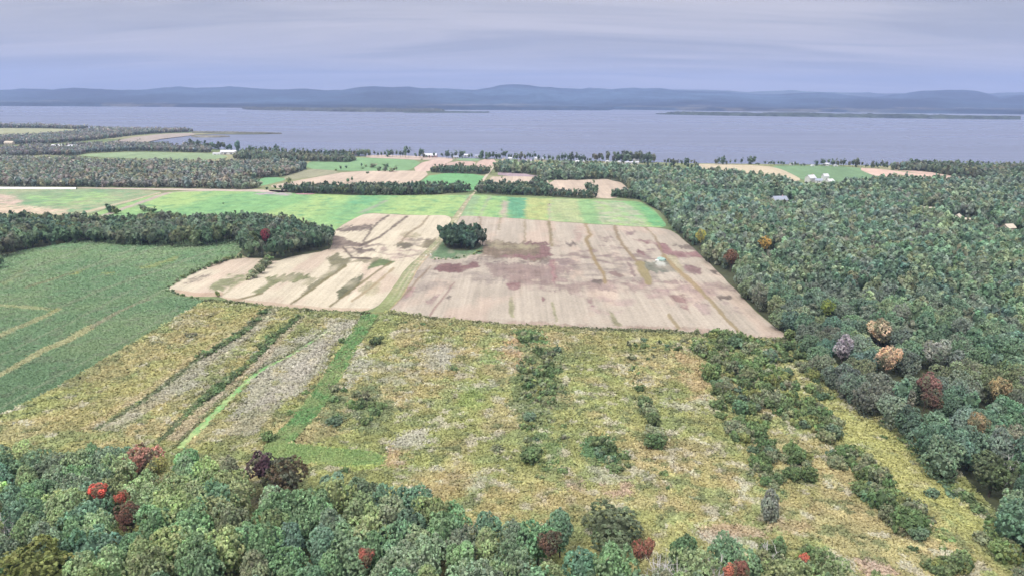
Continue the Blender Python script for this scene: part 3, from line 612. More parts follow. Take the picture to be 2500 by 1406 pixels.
zones = [  # (outline, colour, strength) of the plants that dominate
 ([(800, 785), (885, 778), (880, 800), (845, 832), (800, 850)], FLW, .55), ([(640, 850), (800, 815), (800, 900), (720, 975), (640, 1000), (560, 1040), (600, 950)], GRY, .7), ([(690, 880), (790, 850), (770, 910), (700, 940)], FLW, .5),
 ([(858, 870), (905, 850), (905, 920), (850, 945)], FLW, .6), ([(905, 880), (1000, 870), (1020, 930), (930, 960), (900, 940)], FLW, .35), ([(1070, 860), (1110, 855), (1110, 905), (1075, 900)], FLW, .75), ([(1030, 855), (1110, 840), (1110, 910), (1030, 910)], GRY, .5),
 ([(975, 1060), (1040, 1045), (1035, 1085), (1000, 1115), (930, 1105)], FLW, .65), ([(430, 785), (500, 775), (490, 800), (430, 810)], FLW, .5), ([(560, 820), (640, 800), (600, 860), (500, 930), (420, 980), (500, 880)], GRY, .55), ([(380, 960), (500, 900), (520, 930), (420, 1010)], FLW, .35),
 ([(2060, 968), (2095, 990), (2130, 1030), (2110, 1035), (2065, 1000)], FLW, .85), ([(1700, 1300), (1800, 1310), (1850, 1340), (1800, 1370), (1730, 1350)], FLW, .6), ([(1080, 1180), (1200, 1150), (1200, 1190), (1100, 1220)], FLW, .35),
 ([(1430, 1150), (1580, 1150), (1600, 1190), (1450, 1190)], FLW, .4), ([(1100, 940), (1220, 930), (1220, 955), (1120, 960)], FLW, .35), ([(1640, 970), (1760, 990), (1740, 1020), (1640, 1000)], FLW, .4),
 ([(1255, 815), (1320, 810), (1330, 850), (1270, 850)], (.13, .25, .10), .75), ([(1270, 850), (1370, 860), (1385, 1000), (1330, 1060), (1250, 990)], (.16, .22, .10), .6), ([(1360, 850), (1470, 840), (1480, 880), (1370, 890)], (.19, .23, .10), .5),
 ([(790, 960), (900, 950), (960, 1010), (900, 1060), (790, 1050)], (.16, .22, .11), .6), ([(880, 990), (960, 1000), (950, 1060), (880, 1050)], (.20, .24, .12), .4), ([(1430, 1080), (1480, 1070), (1540, 1130), (1530, 1155), (1430, 1120)], (.12, .22, .10), .8), ([(1300, 1050), (1350, 1050), (1380, 1160), (1330, 1140)], (.15, .24, .10), .6),
 ([(1170, 860), (1220, 870), (1210, 900), (1160, 900)], (.22, .32, .12), .6), ([(1120, 950), (1170, 950), (1180, 1000), (1120, 1000)], (.22, .32, .10), .4),
 ([(1650, 850), (1700, 870), (1735, 940), (1745, 1000), (1700, 980), (1660, 920)], (.41, .34, .19), .6), ([(1380, 1180), (1440, 1180), (1420, 1215), (1370, 1205)], (.40, .33, .24), .5), ([(1480, 1190), (1550, 1190), (1540, 1220), (1490, 1215)], (.42, .33, .26), .55), ([(1600, 1180), (1640, 1190), (1620, 1240), (1600, 1230)], (.38, .31, .22), .4),
 ([(1700, 1290), (1900, 1285), (1870, 1320), (1720, 1320)], (.44, .36, .25), .55), ([(1880, 1275), (2000, 1280), (1980, 1310), (1900, 1300)], (.43, .37, .22), .5), ([(2080, 1370), (2160, 1385), (2190, 1420), (2100, 1420)], (.45, .36, .29), .55), ([(1990, 1360), (2080, 1370), (2070, 1410), (2000, 1400)], FLW, .5),
 ([(930, 1100), (990, 1110), (1000, 1150), (930, 1140)], (.50, .38, .24), .5), ([(1180, 1200), (1330, 1180), (1500, 1230), (1400, 1290), (1200, 1270)], (.38, .34, .16), .4), ([(1000, 1180), (1150, 1160), (1100, 1240), (950, 1220)], (.40, .34, .16), .4),
 ([(200, 960), (330, 860), (420, 830), (380, 920), (200, 1010), (60, 1080)], (.38, .355, .17), .4), ([(1240, 820), (1270, 850), (1250, 920), (1230, 880)], (.42, .30, .18), .5),
 ([(1980, 960), (2060, 975), (2300, 1180), (2440, 1310), (2380, 1330), (2200, 1200), (2030, 1060)], (.40, .42, .17), .7), ([(1400, 830), (1640, 815), (1640, 860), (1450, 880)], (.33, .33, .14), .4),
 ([(500, 745), (640, 760), (520, 800), (420, 860), (430, 800)], (.36, .33, .15), .4), ([(650, 1105), (720, 1095), (930, 1105), (950, 1130), (900, 1150), (800, 1140), (700, 1140), (640, 1120)], (.33, .40, .14), .85),
 ([(480, 735), (900, 768), (880, 780), (700, 772), (560, 760)], (.24, .28, .12), .6), ([(960, 772), (1300, 800), (1900, 835), (1800, 845), (1300, 815), (980, 790)], (.27, .28, .13), .6),
]
HD1 = [(655, 758), (630, 785), (601, 810), (575, 830), (546, 846), (520, 863), (488, 880), (450, 912), (410, 941), (350, 985), (307, 1010), (230, 1060)]
HD2 = [(735, 776), (712, 792), (693, 810), (648, 853), (620, 883), (597, 903), (560, 934), (520, 968), (491, 988), (440, 1036), (390, 1085)]
OFF = lambda l, dx: [(a + dx * (.4 + (b - 740) / 350), b) for a, b in l]
BANDS = [(OFF(HD1, 26), 16, 34, (.36, .36, .27), .55), (OFF(HD2, 24), 9, 20, (.40, .365, .26), .6), (OFF(HD1, -60), 26, 60, (.40, .385, .17), .5), (OFF(HD1, -22), 6, 12, (.42, .37, .22), .5),
         (HD1, 6, 9, (.13, .17, .085), .85), (HD2, 6, 10, (.12, .165, .08), .9), ([(800, 806), (752, 840), (700, 872), (645, 899), (590, 935), (540, 980), (490, 1034), (425, 1100)], 2.5, 4, (.13, .17, .08), .8),
         ([(870, 785), (800, 842), (740, 905), (690, 960), (640, 1010), (580, 1070)], 14, 40, (.41, .40, .33), .45), ([(655, 800), (600, 850), (500, 940), (360, 1060)], 5, 12, (.28, .30, .15), .5), ([(620, 760), (470, 840), (330, 935), (150, 1050)], 4, 8, (.26, .28, .12), .45)]
def meadow_col(x, y, px, py, jitter=.0, dark=1.0):
    n = len(x); s, t = rowst(x, y)
    a = fbm(s / 1.2, t / 2.2, 16, 4, 101); b_ = fbm(x, y, 6, 3, 131); d = fbm(x, y, 22, 3, 151) ; e = fbm(x, y, 3.2, 2, 171)
    c = lerp(C(.31, .345, .14), C(.375, .36, .17), np.clip((a - .42) * 4, 0, 1))
    c = lerp3(c, C(.28, .34, .15), np.clip((b_ - .53) * 7, 0, .8))
    c = lerp3(c, C(.44, .38, .22), np.clip((d - .58) * 6, 0, .5))
    c = lerp3(c, C(.17, .21, .10), np.clip((e - .62) * 9, 0, .75))
    c = lerp3(c, C(.48, .47, .36), np.clip((fbm(x, y, 4, 3, 191) - .62) * 8, 0, .7))
    c = lerp3(c, C(.20, .23, .11), np.clip((fbm(s * 1.0, t / 7, 6, 3, 211) - .60) * 6, 0, .5) * (px < 900))
    c = c * (.72 + .56 * fbm(x, y, 5, 3, 707))[:, None]
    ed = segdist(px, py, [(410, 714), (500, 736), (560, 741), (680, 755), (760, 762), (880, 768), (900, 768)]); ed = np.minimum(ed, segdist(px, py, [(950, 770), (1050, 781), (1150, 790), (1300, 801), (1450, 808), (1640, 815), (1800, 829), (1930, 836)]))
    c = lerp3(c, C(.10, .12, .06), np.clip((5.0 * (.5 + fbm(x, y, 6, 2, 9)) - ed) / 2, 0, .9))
    q = px + (fbm(x, y, 12, 3, 301) - .5) * 70; r = py + (fbm(x, y, 10, 3, 331) - .5) * 34
    for poly, col, w in zones:
        m = inpoly(q + rng.normal(0, 5, n), r + rng.normal(0, 3, n), poly)
        if not m.any(): continue
        k = (fbm(x[m], y[m], 3.5, 3, int(poly[0][0]))) ; k = np.clip((k - .5 + w * .45) * 4, 0, 1) * min(1, w + .15)
        c[m] = lerp3(c[m], C(*col), k)
    L_ = (px < 905) & (py > 735)
    if L_.any():
        xl, yl, pl, ql = x[L_], y[L_], px[L_], py[L_]; wob = (fbm(xl, yl, 9, 3, 88) - .5) * 12
        cl = c[L_]
        for ln, w0, w1, col, al in BANDS:
            cyy = np.array([p_[1] for p_ in ln], float); o_ = np.argsort(cyy); xc = np.interp(ql, cyy[o_], np.array([p_[0] for p_ in ln], float)[o_])
            ins = (ql > cyy.min()) & (ql < cyy.max()); wd = w0 + (w1 - w0) * np.clip((ql - 760) / 300, 0, 1)
            cl = lerp3(cl, C(*col), np.clip((wd - np.abs(pl - xc + wob * .5)) / 3 + .5, 0, 1) * al * ins)
        c[L_] = cl
    if jitter: c = c * (1 + rng.normal(0, jitter, n))[:, None]
    return np.clip(c * dark * C(1.35, 1.29, 1.38), .02, .62)
def meadow_h(x, y): return .55 * fbm(x, y, 2.4, 3, 401) + .5 * fbm(x, y, 9, 2, 403)
sheet('meadow', MD, .02, lambda x, y, px, py: meadow_col(x, y, px, py, .1, .42), G_MEAD, 7.0, 5.0, height=meadow_h)  # ground colour darkened so gaps between the plants look shadowed
def col_g(x, y, px, py):
    c = lerp(C(.17, .33, .13), C(.27, .37, .16), np.clip((fbm(x, y, 7, 4, 7) - .4) * 4, 0, 1))
    c = lerp3(c, C(.33, .36, .18), np.clip((fbm(x, y, 3, 3, 17) - .55) * 5, 0, .5))
    o = (px - np.interp(py, [p_[1] for p_ in G1L], [p_[0] for p_ in G1L])) / 22
    c = lerp3(c, C(.34, .33, .20), np.exp(-((np.abs(o + .15) - .30) / .11) ** 2) * .35 * (py < 1085))      # wheel lines worn into the sward
    c = lerp3(c, C(.31, .39, .16), np.clip((py - 1060) / 60, 0, .6))
    return c * (1 + rng.normal(0, .10, len(x)))[:, None]
APR = [(640, 1112), (668, 1090), (700, 1078), (722, 1090), (800, 1100), (900, 1108), (948, 1122), (940, 1138), (880, 1148), (790, 1142), (710, 1138), (655, 1128)]
sheet('path', APR, .92, col_g, G_GREEN, 3.5, 2.5, smooth=1, edge=9)
sheet('path', ribbon(G2L, G2W), 1.04, col_g, G_GREEN, 3, 2.5, smooth=1, edge=2.0)

def px_sample(poly, n, pad=0):
    P = np.array(poly); x0, y0 = P.min(0); x1, y1 = P.max(0); X = []; Y = []; k = 0
    x0 = max(x0, -120); x1 = min(x1, 2620); y1 = min(y1, 1500)
    while k < n:
        a = rng.uniform(x0, x1, n); b_ = rng.uniform(y0, y1, n); m = inpoly(a, b_, poly); X.append(a[m]); Y.append(b_[m]); k += m.sum()
    return np.concatenate(X)[:n], np.concatenate(Y)[:n]
def tufts(name, px, py, colr, size, hgt, z0, quads=4, spread=.5, contrast=(.80, 1.19)):
    """leafy clumps: a few small crossing blades/leaf faces each"""
    p = gp(px, py); n = len(px); dist = np.hypot(p[:, 0], p[:, 1]); 
    s = size * np.clip(dist / 230, .8, 2.2) * rng.uniform(.6, 1.4, n)
    m = n * quads; idx = np.repeat(np.arange(n), quads)
    cen = np.zeros((m, 3)); cen[:, 0] = p[idx, 0] + rng.normal(0, 1, m) * s[idx] * spread; cen[:, 1] = p[idx, 1] + rng.normal(0, 1, m) * s[idx] * spread
    cen[:, 2] = (z0[idx] if hasattr(z0, '__len__') else z0) + hgt * rng.uniform(.15, 1, m) ** .7 * (s[idx] / size) ** .5
    nrm = rng.normal(0, .6, (m, 3)); nrm[:, 2] = np.abs(nrm[:, 2]) + .55; nrm /= np.linalg.norm(nrm, axis=1)[:, None]
    V, F = quads_at(cen, nrm, s[idx] * .42 * rng.uniform(.7, 1.4, m))
    c = colr[idx] * (contrast[0] + (contrast[1] - contrast[0]) * rng.random(n))[idx][:, None] * rng.uniform(.90, 1.10, m)[:, None]
    return link(name, mesh_np(name, V, F, np.repeat(np.clip(c, .02, .8), 4, 0), (LEAF,)), None, kind='stuff')
def quads_at(cen, nrm, half):
    m = len(cen); a = rng.normal(0, 1, (m, 3)); u = np.cross(nrm, a); u /= np.linalg.norm(u, axis=1)[:, None] + 1e-9; v = np.cross(nrm, u)
    h = np.asarray(half)[:, None] if hasattr(half, '__len__') else half
    bend = nrm * h * rng.uniform(-.35, .35, (m, 1))
    V = np.stack([cen + u * h + bend, cen + v * h * .8, cen - u * h + bend, cen - v * h * .8], 1).reshape(-1, 3)
    return V, np.arange(m * 4).reshape(m, 4)
G1P = ribbon(G1L + [(672, 1110)], G1W + [20]); G2P = ribbon(G2L, G2W); TRP = ribbon(TRK, TRW)
X, Y = px_sample(MD, 330000)
k = ~(inpoly(X + rng.normal(0, 9, len(X)), Y + rng.normal(0, 4, len(X)), APR) | inpoly(X + rng.normal(0, 3.5, len(X)), Y, G1P) | inpoly(X + rng.normal(0, 2, len(X)), Y, G2P) | inpoly(X, Y, TRP)); X, Y = X[k], Y[k]
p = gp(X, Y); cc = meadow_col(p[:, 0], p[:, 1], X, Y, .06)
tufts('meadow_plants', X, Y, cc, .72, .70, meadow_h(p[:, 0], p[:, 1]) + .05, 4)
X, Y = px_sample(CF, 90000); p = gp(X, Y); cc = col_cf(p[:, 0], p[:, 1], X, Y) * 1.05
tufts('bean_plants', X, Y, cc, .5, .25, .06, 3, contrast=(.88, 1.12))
X, Y = px_sample(APR, 3500); p = gp(X, Y); tufts('path_grass', X, Y, col_g(p[:, 0], p[:, 1], X, Y) * 1.1, .5, .22, 1.03, 3)
X, Y = px_sample(G1P, 7000); p = gp(X, Y); tufts('path_grass', X, Y, col_g(p[:, 0], p[:, 1], X, Y) * 1.1, .5, .25, 1.05, 3)

# ------------------------------------------------------------------ trees and bushes
def crown_np(seed, nleaf, leaf, flat=.8, low=-.35, lobes=22, spire=0.0, gap=.86, per=9):
    """unit crown (radius 1, centred): boughs end in many leaf clumps, each clump a handful of leaf faces"""
    g = np.random.default_rng(seed)
    d = g.normal(0, 1, (lobes, 3)); d[:, 2] = np.abs(d[:, 2]) * 1.0 + low * g.random(lobes) * 1.8; d /= np.linalg.norm(d, axis=1)[:, None]
    c = d * g.uniform(.42, .80, (lobes, 1)); c[:, 2] *= flat * 1.05; r = g.uniform(.20, .38, lobes) * (1.15 - .35 * np.linalg.norm(c, axis=1))
    c[:, :2] *= np.array([1 + .14 * g.normal(), 1 + .14 * g.normal()])
    c = np.vstack([c, [[0, 0, .0], [g.normal(0, .1), g.normal(0, .1), -.35]]]); r = np.append(r, [.56, .5])
    if spire: c[:, :2] *= (1 - spire * np.clip((c[:, 2:3] + .4), 0, 1)); c[:, 2] *= 1.3
    tone = g.uniform(.85, 1.18, len(r)); hue = g.normal(0, .025, (len(r), 3))
    nc = max(6, nleaf // per); need = nc; P = []; D = []; L = []
    while need > 0:
        i = g.choice(len(r), size=need * 2 + 20, p=r ** 2 / (r ** 2).sum()); dd = g.normal(0, 1, (len(i), 3)); dd[:, 2] += .25; dd /= np.linalg.norm(dd, axis=1)[:, None]
        q = c[i] + dd * r[i][:, None] * g.uniform(.88, 1.14, (len(i), 1))
        dist = np.linalg.norm(q[:, None, :] - c[None], axis=2) / r[None]; dist[np.arange(len(i)), i] = 9
        ok = dist.min(1) > gap
        P.append(q[ok]); D.append(dd[ok]); L.append(i[ok]); need -= ok.sum()
    P = np.concatenate(P)[:nc]; D = np.concatenate(D)[:nc]; L = np.concatenate(L)[:nc]
    ct = g.uniform(.68, 1.36, nc)[:, None] * (1 + g.normal(0, .03, (nc, 3)))
    k = np.repeat(np.arange(nc), per)[:nleaf] if nleaf >= per * 6 else np.arange(nc); m = len(k)
    cs = max(leaf * 1.5, .066)
    off = g.normal(0, 1, (m, 3)); off /= np.linalg.norm(off, axis=1)[:, None]
    Q = P[k] + off * cs * g.uniform(.35, .8, (m, 1)); nr = D[k] * .7 + off * .8 + g.normal(0, .35, (m, 3)); nr[:, 2] += .45; nr /= np.linalg.norm(nr, axis=1)[:, None]
    a = g.normal(0, 1, Q.shape); u = np.cross(nr, a); u /= np.linalg.norm(u, axis=1)[:, None]; v = np.cross(nr, u)
    h = (leaf * g.uniform(.55, 1.2, m))[:, None]; bend = nr * h * .3
    V = np.stack([Q + u * h - bend, Q + v * h * .8, Q - u * h - bend, Q - v * h * .8], 1).reshape(-1, 3)
    F = np.arange(m * 4).reshape(-1, 4)
    col = (tone[L[k]] * g.uniform(.86, 1.16, m))[:, None] * (1 + hue[L[k]]) * ct[k]
    # added hull inside, darkened like crown shade, so that one does not see through the whole tree
    kk = 8; th = np.linspace(0, 2 * np.pi, kk, endpoint=False); rings = []
    for zz, rr in ((-.62, .40), (-.25, .60), (.15, .56), (.42, .30)): rings.append(np.stack([np.cos(th) * rr, np.sin(th) * rr, np.full(kk, zz * (1 if not spire else 1.2))], 1) * g.uniform(.85, 1.1, (kk, 1)))
    B = np.concatenate(rings) * .9; f = []
    for j in range(3):
        for i in range(kk): f.append((j * kk + i, j * kk + (i + 1) % kk, (j + 1) * kk + (i + 1) % kk, (j + 1) * kk + i))
    f += [(24, 25, 26, 27), (24, 27, 28, 29), (24, 29, 30, 31)]
    F = np.vstack([F, np.array(f) + len(V)]); V = np.vstack([V, B])
    col = np.vstack([np.repeat(col, 4, 0), np.full((len(B), 3), .62)])
    return V.astype(np.float32), F.astype(np.int32), col.astype(np.float32)
def tube(path, radii, k=6):
    V = []; F = []
    for i, (p, r) in enumerate(zip(path, radii)):
        p = np.array(p, float); a = np.array(path[min(i + 1, len(path) - 1)], float) - np.array(path[max(i - 1, 0)], float); a /= np.linalg.norm(a) + 1e-9
        u = np.cross(a, [0.31, .95, .1]); u /= np.linalg.norm(u); v = np.cross(a, u)
        for j in range(k): t = 2 * math.pi * j / k; V.append(p + (u * math.cos(t) + v * math.sin(t)) * r)
        if i:
            for j in range(k): F.append(((i - 1) * k + j, (i - 1) * k + (j + 1) % k, i * k + (j + 1) % k, i * k + j))
    return V, F
def limbs(seed, H, top, n, rad, spread, depth=1, k=6):
    g = np.random.default_rng(seed); V = []; F = []
    def add(a, b):
        o = len(V); V.extend(a); F.extend([tuple(i + o for i in f) for f in b])
    stem = [(0, 0, -.3), (g.normal(0, .1), g.normal(0, .1), H * .3), (g.normal(0, .2), g.normal(0, .2), H * .6), (g.normal(0, .3), g.normal(0, .3), top)]
    add(*tube(stem, [rad * 1.25, rad, rad * .7, rad * .15], k))
    for i in range(n):
        z = H * g.uniform(.25, .8); t = 2 * math.pi * (i * .382 + g.random() * .2); L = spread * g.uniform(.6, 1.0) * (1.2 - z / H * .5)
        p0 = np.array([0, 0, z]); p1 = p0 + np.array([math.cos(t) * L * .5, math.sin(t) * L * .5, L * .5]); p2 = p0 + np.array([math.cos(t) * L * .85, math.sin(t) * L * .85, L * 1.25])
        add(*tube([p0, p1, p2], [rad * .5, rad * .3, rad * .06], max(3, k - 2)))
        for q in range(depth * 3):
            f = g.uniform(.3, .9); a = p0 + (p1 - p0) * min(1, f * 2) if f < .5 else p1 + (p2 - p1) * (f * 2 - 1)
            e = a + np.array([g.normal(0, .35) * L, g.normal(0, .35) * L, L * g.uniform(.25, .6)])
            add(*tube([a, (a + e) / 2 + g.normal(0, .05 * L, 3), e], [rad * .22, rad * .14, rad * .04], 3))
    return np.array(V), np.array(F)
NPROT = 9
CROWNS = []; TRUNKS = []
for i in range(NPROT):
    V, F, c = crown_np(500 + i, 5600, .048, flat=.72 + .05 * (i % 4), lobes=18 + 3 * (i % 4), spire=.45 if i == 8 else 0)
    CROWNS.append(mesh_np('crown', V, F, c, (LEAF_T,)))
    V, F = limbs(600 + i, 9.0, 10.5, 5, .24, 3.4, 0); TRUNKS.append(mesh_np('trunk', V, F, None, (BARK,)))
BCROWN = []
for i in range(5):
    V, F, c = crown_np(700 + i, 1100, .10, flat=.75, low=-.6, lobes=12 + i); BCROWN.append(mesh_np('foliage', V, F, c, (LEAF_T,)))
BSTEM = [mesh_np('stem', *limbs(720 + i, 1.2, 1.5, 4, .06, .5, 0, 4), None, (BARK,)) for i in range(2)]

TINTS = {'dark green': (0.108, 0.168, 0.080), 'deep green': (0.098, 0.160, 0.083), 'green': (0.130, 0.200, 0.092), 'grey-green': (0.149, 0.187, 0.109), 'blue-green': (0.108, 0.175, 0.106), 'olive green': (0.168, 0.196, 0.082), 'brownish green': (0.164, 0.173, 0.092),
         'light green': (0.197, 0.247, 0.112), 'yellow-green': (0.215, 0.247, 0.103), 'russet-tinged': (0.197, 0.209, 0.092), 'dull purple-brown': (0.149, 0.158, 0.096)}
TN = list(TINTS)
def stands(x, y):      # kinds of tree stand in groups
    return np.stack([fbm(x + 31.7 * k, y - 17.9 * k, 42, 2, 70 + k) for k in range(len(TN))], 1)
def tint_pick(x, y, g, mix, st=None):
    w = np.array([mix.get(n, 0) for n in TN], float)
    if st is None: st = stands(np.array([x]), np.array([y]))[0]
    w = w * np.exp(6.0 * (st - .5))
    return TN[int(g.choice(len(TN), p=w / w.sum()))]
MIXF = {'dark green': 2.0, 'deep green': 1.0, 'green': 4.5, 'grey-green': 3.5, 'blue-green': .7, 'olive green': 3.0, 'brownish green': .9, 'light green': 3.2, 'yellow-green': 1.0, 'russet-tinged': .15, 'dull purple-brown': .1}
MIXR = {'dark green': 2.2, 'deep green': 1.0, 'green': 3.5, 'grey-green': 4.0, 'blue-green': 1.1, 'olive green': 2.2, 'brownish green': 1.0, 'light green': 2.4, 'yellow-green': .5, 'russet-tinged': .2, 'dull purple-brown': .35}
MIXM = {'dark green': 3.5, 'deep green': 2.5, 'green': 2.5, 'grey-green': 3.0, 'blue-green': 1.5, 'olive green': 1.5, 'brownish green': 2.0, 'light green': .2, 'russet-tinged': .4, 'dull purple-brown': .5}
MIXD = {'dark green': 3.0, 'grey-green': 4.0, 'green': 2.0, 'brownish green': 3.0, 'olive green': 1.5, 'dull purple-brown': 1.6, 'blue-green': 1.5, 'light green': .8, 'russet-tinged': .6}

CLEAR = []
for a_, b_, r_ in [(1981, 446, 13), (2001, 447.5, 11), (2016, 443, 11), (2028, 449, 11), (1905, 500, 15), (1861, 498, 6), (2342, 549, 14), (2466, 572, 12), (2229, 510, 9), (2266, 519, 15), (2268, 534, 10), (2370, 547, 13), (2396, 549, 13), (135, 362, 20), (158, 362.5, 16), (175, 362.5, 18), (20, 354, 22), (430, 361.5, 12), (556, 378, 22), (528, 379, 14)]:
    q = gp(a_, b_)
    for dk in (0, 1.3, 2.6): k_ = 1 - dk * r_ * .8 / math.hypot(*q); CLEAR.append((q[0] * k_, q[1] * k_, r_))
trees = []     # dict(x,y,R,H,tint,wood)
GRID = {}
def free(x, y, rr):
    gx_, gy_ = int(x // 12), int(y // 12)
    for i in range(gx_ - 1, gx_ + 2):
        for j in range(gy_ - 1, gy_ + 2):
            for t in GRID.get((i, j), ()):
                if math.hypot(t[0] - x, t[1] - y) < (t[2] + rr) * .455: return False
    return True
def big_(x, y): return float(fbm(np.array([x]), np.array([y]), 70, 3, 555)[0])
def put(x, y, Rr, H, tint, wood, **k):
    if wood in ('big wood', 'near wood', 'long far wood', 'bean field wood'): H = H * (.72 + .62 * big_(x, y) + .0)
    if any(math.hypot(x - a, y - b_) < r_ for a, b_, r_ in CLEAR) and wood != 'special': return None
    GRID.setdefault((int(x // 12), int(y // 12)), []).append((x, y, Rr)); d = dict(x=x, y=y, R=Rr, H=H, tint=tint, wood=wood, **k); trees.append(d); return d
# trees one picks out by eye: crown centre in the photo, crown width in photo pixels
SPECIAL = [
 (240, 1197, 44, (.56, .15, .12), 'scarlet', 'scarlet maple glowing among the green trees of the near wood', .72),
 (298, 1213, 32, (.42, .13, .10), 'crimson', 'small red maple just beside the scarlet one in the near wood', .8),
 (313, 1260, 60, (.17, .095, .075), 'maroon', 'dark maroon tree with orange leaf tips below the small red maple', .9),
 (352, 1124, 84, (.40, .24, .19), 'salmon', 'rounded salmon pink tree on the far edge of the near wood', .8),
 (382, 1138, 46, (.24, .25, .10), 'yellow', 'small yellow tree leaning on the salmon pink one', .8),
 (642, 1137, 78, (.085, .058, .075), 'purple', 'dark purple leaved tree at the end of the green path', .8),
 (692, 1170, 112, (.125, .115, .070), 'brown', 'broad brownish tree standing in front of the dark purple one', .85),
 (893, 1360, 44, (.42, .16, .13), 'red', 'lone red maple in the near wood under the blue-green trees', 1.0),
 (1563, 1345, 40, (.28, .125, .105), 'crimson', 'crimson tree in two lobes behind the bleached dead tree', 1.2),
 (1584, 1338, 34, (.40, .19, .15), 'coral', 'narrow coral red tree next to the crimson one', 1.3),
 (1345, 1325, 64, (.16, .125, .09), 'wine', 'wine red and green tree at the meadow edge of the near wood', .85),
 (1780, 1394, 36, (.42, .20, .14), 'orange', 'small orange red tree beside the dark red one at the meadow corner', 1.0),
 (1806, 1390, 48, (.20, .11, .09), 'dark red', 'dark red tree with scorched looking crown at the meadow corner', .9),
 (1963, 1364, 26, (.45, .19, .14), 'rust', 'small rust coloured sapling at the lower meadow edge', 1.0),
 (1500, 1290, 150, (.13, .17, .11), 'dark green', 'very broad low dark green tree alone at the lower meadow edge', .55),
 (90, 1395, 150, (.19, .24, .09), 'lime', 'large lime green tree cut by the lower edge of the view', .8),
 (648, 573, 24, (.28, .07, .09), 'crimson', 'bright crimson tree in the dark wood beside the bean field', 1.1),
 (2170, 872, 50, (.50, .42, .31), 'peach', 'peach coloured tree in the middle of the big wood', 1.0),
 (2150, 806, 60, (.46, .44, .32), 'cream', 'cream topped tree at the corner of the stubble field wood', .8),
 (2060, 845, 50, (.37, .39, .40), 'silver', 'silvery lilac tree standing out of the big wood', 1.0),
 (2290, 862, 62, (.34, .38, .34), 'silver', 'silver-green willow-like tree in the big wood', .9),
 (2265, 938, 52, (.22, .14, .12), 'red-brown', 'red-brown maple in the big wood above the meadow strip', .9),
 (2278, 975, 46, (.15, .11, .09), 'russet', 'russet tree directly below the red-brown maple', .9),
 (2442, 948, 48, (.36, .32, .20), 'apricot', 'apricot tree in the big wood with a green top', .9),
 (2388, 1036, 46, (.38, .33, .21), 'buff', 'buff coloured tree in the lower part of the big wood', .9),
 (1711, 577, 28, (.40, .42, .12), 'yellow', 'bright yellow tree on the field edge of the big wood', 1.0),
 (2022, 750, 36, (.30, .38, .12), 'yellow-green', 'bright yellow-green round tree amid the dark big wood', .9),
 (1868, 592, 34, (.42, .33, .12), 'golden', 'golden yellow tree behind the yellow one in the big wood', .8),
 (1785, 628, 40, (.25, .15, .11), 'rusty', 'rusty brown tree near the field edge of the big wood', .8),
 (1880, 1235, 60, (.22, .28, .21), 'grey-green', 'tall upright grey-green tree by itself in the meadow', 1.25),
 (2425, 1150, 90, (.09, .13, .07), 'green', 'dark green tree beside the bleached dead tree', .8),
 (1975, 395, 1, None, '', '', 1),
]
specials = []
for (cxp, cyp, wpx, tint, nm, lab, asp) in SPECIAL:
    if tint is None: continue
    H = 13.5 if cyp > 1100 else 14.5
    if cxp in (1500, 1880, 90, 352, 1963): H = 7.5
    for _ in range(3):
        zr = min(H * .5, Rr * 1.15 * asp) if _ else 4.0
        q = gp(cxp, cyp, H - zr); dist = math.hypot(q[0], q[1]); sl_ = math.hypot(dist, CAMH - H + zr); Rr = wpx / 2 / FPX * sl_
        if cxp in (1500, 1880, 90, 352, 1963): H = min(14, Rr * 2.1 * asp + 1.0)
    specials.append(put(q[0], q[1], max(Rr, 3.0) if wpx > 40 else Rr, H, tint, 'special', label=lab, land=nm, px=cxp, py=cyp, zr=zr)); specials[-1]['R'] = Rr
deads = [(1608, 1385, 66, 'bleached white dead tree at the bottom of the view below the coral red tree'), (1652, 1394, 50, 'second bleached dead tree, thinner, beside the larger white one'), (1757, 1388, 44, 'thin pale dead tree just before the orange red one'),
         (2466, 1135, 62, 'bleached white dead tree rising from the big wood by the meadow strip'), (6, 1283, 60, 'pale lilac leafless tree at the edge of the near wood'), (1872, 1340, 40, 'pale bare sapling with a grey top near the meadow corner')]
for (cxp, cyp, hp, lab) in deads:
    q = gp(cxp, cyp, 8.5); GRID.setdefault((int(q[0] // 12), int(q[1] // 12)), []).append((q[0], q[1], 4.0))

